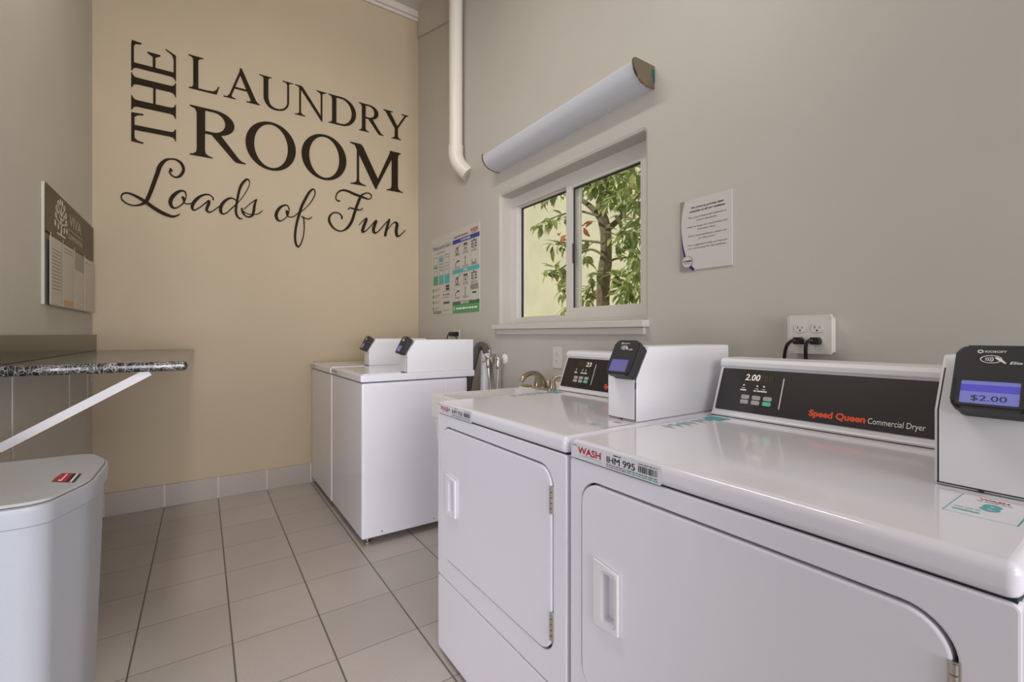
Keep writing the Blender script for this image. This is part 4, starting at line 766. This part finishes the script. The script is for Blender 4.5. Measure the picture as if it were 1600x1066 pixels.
# ------------------------------------------------------------------ acrylic leaflet holder on the left wall
t = thing('leaflet_holder', (XL, 3.27, 1.55), 'clear acrylic leaflet holder with a brown tree header on the left wall', 'sign')
F = LW(2.735, 1.288, XL+.001); W_, H_ = 1.04, .525
m = MB().box((0, 0, 0), (W_, H_, .010), M_ACRYL, M=F); m.build('back_panel', t, t)
m = MB().box((.045, 0, .010), (W_, .004, .0215), M_ACRYL, M=F)
for x in (.045, .258, .490, .740, W_-.003): m.box((x, .003, .010), (x+.003, .318, .0215), M_ACRYL, M=F).box((x, .003, .0205), (x+.0035, .318, .0222), M_PAPER, M=F)
m.box((0, 0, 0), (.003, H_, .011), M_PAPER, M=F).box((.045, 0, .0205), (W_, .003, .0222), M_PAPER, M=F)
m.build('pocket_divider', t, t)
MB().box((.045, .004, .0215), (W_, .312, .023), M_ACRYL, M=F).build('pocket_front', t, t)
m = MB().box((.010, .318, .010), (W_, H_, .0145), M_HEADER, .001, M=F); hd = m.build('header_panel', t, t)
m = MB(); z = .0148; tx, ty = .262, .345; KX = 1.75
m.stroke([(tx, ty, .016), (tx, ty+.07, .014), (tx, ty+.13, .006)], .0007, M_CREAM, F, 3, z0=z); m.box((tx-.075, ty-.008, z), (tx+.075, ty-.001, z+.0006), M_CREAM, M=F)
for sx in (-KX, KX):
    for (bx, by, ex, ey) in ((.0, .045, .055, .06), (0, .06, .05, .095), (0, .08, .032, .125)):
        m.stroke([(tx, ty+by, .008), (tx+sx*ex*.6, ty+by+(ey-by)*.7, .007), (tx+sx*ex, ty+ey, .005)], .0007, M_CREAM, F, 4, z0=z)
        m.fill([ell(tx+sx*ex, ty+ey+.012, .015, .014, 16), ell(tx+sx*ex, ty+ey+.012, .008, .008, 16)], .0007, M_CREAM, F, z0=z)
    for (lx, ly, ro) in ((.062, .035, .2), (.032, .028, 0), (.010, .150, .25), (.03, .09, .6)): m.poly(ell(tx+sx*lx, ty+ly, .010, .015, 14, -sx*ro*.5), .0007, M_CREAM, F, z0=z)
m.text('VIVA', .42, .418, .062, M_CREAM, F, width=.26, z0=z, bold=-.008); m.lines(.40, .72, .395, .006, M_SIGNGREY, F, 3, z0=z); m.text('COMMUNITIES', .395, .353, .024, M_CREAM, F, width=.32, z0=z)
m.build('header_print', t, t)
for k, (x0, x1, dark, lab) in enumerate(((.068, .258, 0, 'typed white sheet in the nearest pocket of the acrylic leaflet holder'), (.272, .49, 1, 'pale leaflet with an orange foot in the second pocket of the leaflet holder'), (.505, .74, 2, 'leaflet with a grey top in the third pocket of the leaflet holder'), (.755, 1.03, 3, 'blank white sheet in the last pocket of the leaflet holder by the corner'))):
    o = thing('leaflet', (XL+.02, 2.72+(x0+x1)/2, 1.30), lab, 'leaflet', 'leaflets in the acrylic holder')
    MB().box((x0, .006, .013), (x1, .306, .018), M_SIGN, M=F).build('sheet', o, o)
    m = MB(); z = .018
    if dark == 0: [m.lines(x0+.02, x1-.02, .25-.016*j, .005, M_GREYINK, F, 300+j, z0=z) for j in range(12)]
    if dark == 1: m.box((x0, .010, z), (x1, .038, z+.0005), mat('faded_orange_ink', (.62, .36, .16), .5), M=F); [m.lines(x0+.02, x1-.02, .285-.016*j, .005, M_GREYINK, F, 320+j, z0=z) for j in range(2)]
    if dark == 2: m.box((x0, .21, z), (x1, .306, z+.0005), mat('faded_grey_ink', (.33, .3, .26), .5), M=F)
    if dark == 3: m.lines(x0+.02, x1-.1, .28, .004, M_GREYINK, F, 340, z0=z)
    m.build('print', o, o)
# ------------------------------------------------------------------ folding counter on the left wall
t = thing('folding_counter', (XL+.26, 3.0, 1.05), 'black veined laminate counter with upstand and a white brace on the left wall', 'counter')
CZ, CY0, CX1 = 1.057, 2.13, -.046
m = MB().poly(rrect(XL+.001, CY0, CX1, YB-.001, .0), .036, M_LAM, z0=CZ-.036)
bmesh.ops.bevel(m.bm, geom=[e for e in m.bm.edges if all(v.co.x > CX1-.01 for v in e.verts) or all(v.co.y < CY0+.01 for v in e.verts)], offset=.012, segments=4, profile=.5, affect='EDGES')
m.build('countertop', t, t)
MB().box((XL+.001, CY0, CZ), (XL+.022, YB-.002, CZ+.10), M_LAMB, .004).build('upstand', t, t)
for yy in (2.19,):
    P = frame((0, yy, 0), (1, 0, 0), (0, 0, 1)); a, b_ = Vector((-.165, 1.018)), Vector((-.555, .782)); d = (b_-a).normalized(); n_ = Vector((-d.y, d.x))*.0145
    m = MB().poly([tuple(a+n_), tuple(b_+n_), tuple(b_-n_), tuple(a-n_)], .004, M_WHITEB, P)
    m.box((XL+.001, yy-.03, .74), (XL+.005, yy+.002, 1.02), M_WHITEB)
    m.build('brace', t, t)
# ------------------------------------------------------------------ waste bin
t = thing('waste_bin', (-.40, 1.75, 0), 'tall grey plastic waste bin with a flat lid by the left wall', 'bin')
base = [(-.555, 1.50), (-.33, 1.485), (-.295, 1.50), (-.242, 1.64), (-.240, 1.88), (-.285, 2.0), (-.32, 2.02), (-.555, 2.02)]
def rounded(p, r, n=5):
    out = []
    for i, q in enumerate(p):
        a, c = Vector(p[i-1]), Vector(p[(i+1) % len(p)]); q = Vector(q); d1 = (a-q); d2 = (c-q); k = min(r, d1.length*.45, d2.length*.45); s, e = q+d1.normalized()*k, q+d2.normalized()*k
        for j in range(n+1):
            u = j/n; out.append(tuple(s*(1-u)**2+q*2*u*(1-u)+e*u*u))
    return out
bl = rounded(base, .04)
def bl_at(s_, z, cx=-.40, cy=1.75): return [Vector(((x-cx)*s_+cx, (y-cy)*s_+cy, z)) for x, y in bl]
m = MB().loft([bl_at(.80, 0), bl_at(.815, .008), bl_at(.955, .715), bl_at(.955, .728)], M_GREYP)
m.build('body', t, t)
m = MB().loft([bl_at(.97, .714), bl_at(1.0, .718), bl_at(1.012, .75), bl_at(1.005, .762), bl_at(.965, .764)], M_GREYP)
m.build('rim', t, t)
m = MB().loft([bl_at(.962, .755), bl_at(.962, .766), bl_at(.945, .771), bl_at(.5, .7712)], M_GREYL).loft([bl_at(.969, .7635), bl_at(.969, .7650)], M_GASKET)
m.build('lid', t, t)
m = MB()
def bq(q, h, mm): m.poly([(-.328+s_*.051, 1.672-s_*.042+t_*.090) for s_, t_ in q], h, mm, z0=.7713)
bq([(0, .0), (1, 0), (1, 1), (.12, 1), (0, .45)], .0006, M_INK)
bq([(.05, .05), (.60, .05), (.60, .95), (.15, .95), (.05, .45)], .0010, M_RED)
bq([(.24, .10), (.40, .10), (.40, .88), (.34, .88), (.34, .20), (.24, .20)], .0014, M_WINK)
bq([(.78, .04), (.87, .04), (.87, .96), (.78, .96)], .0010, M_WINK)
m.build('badge', t, t)
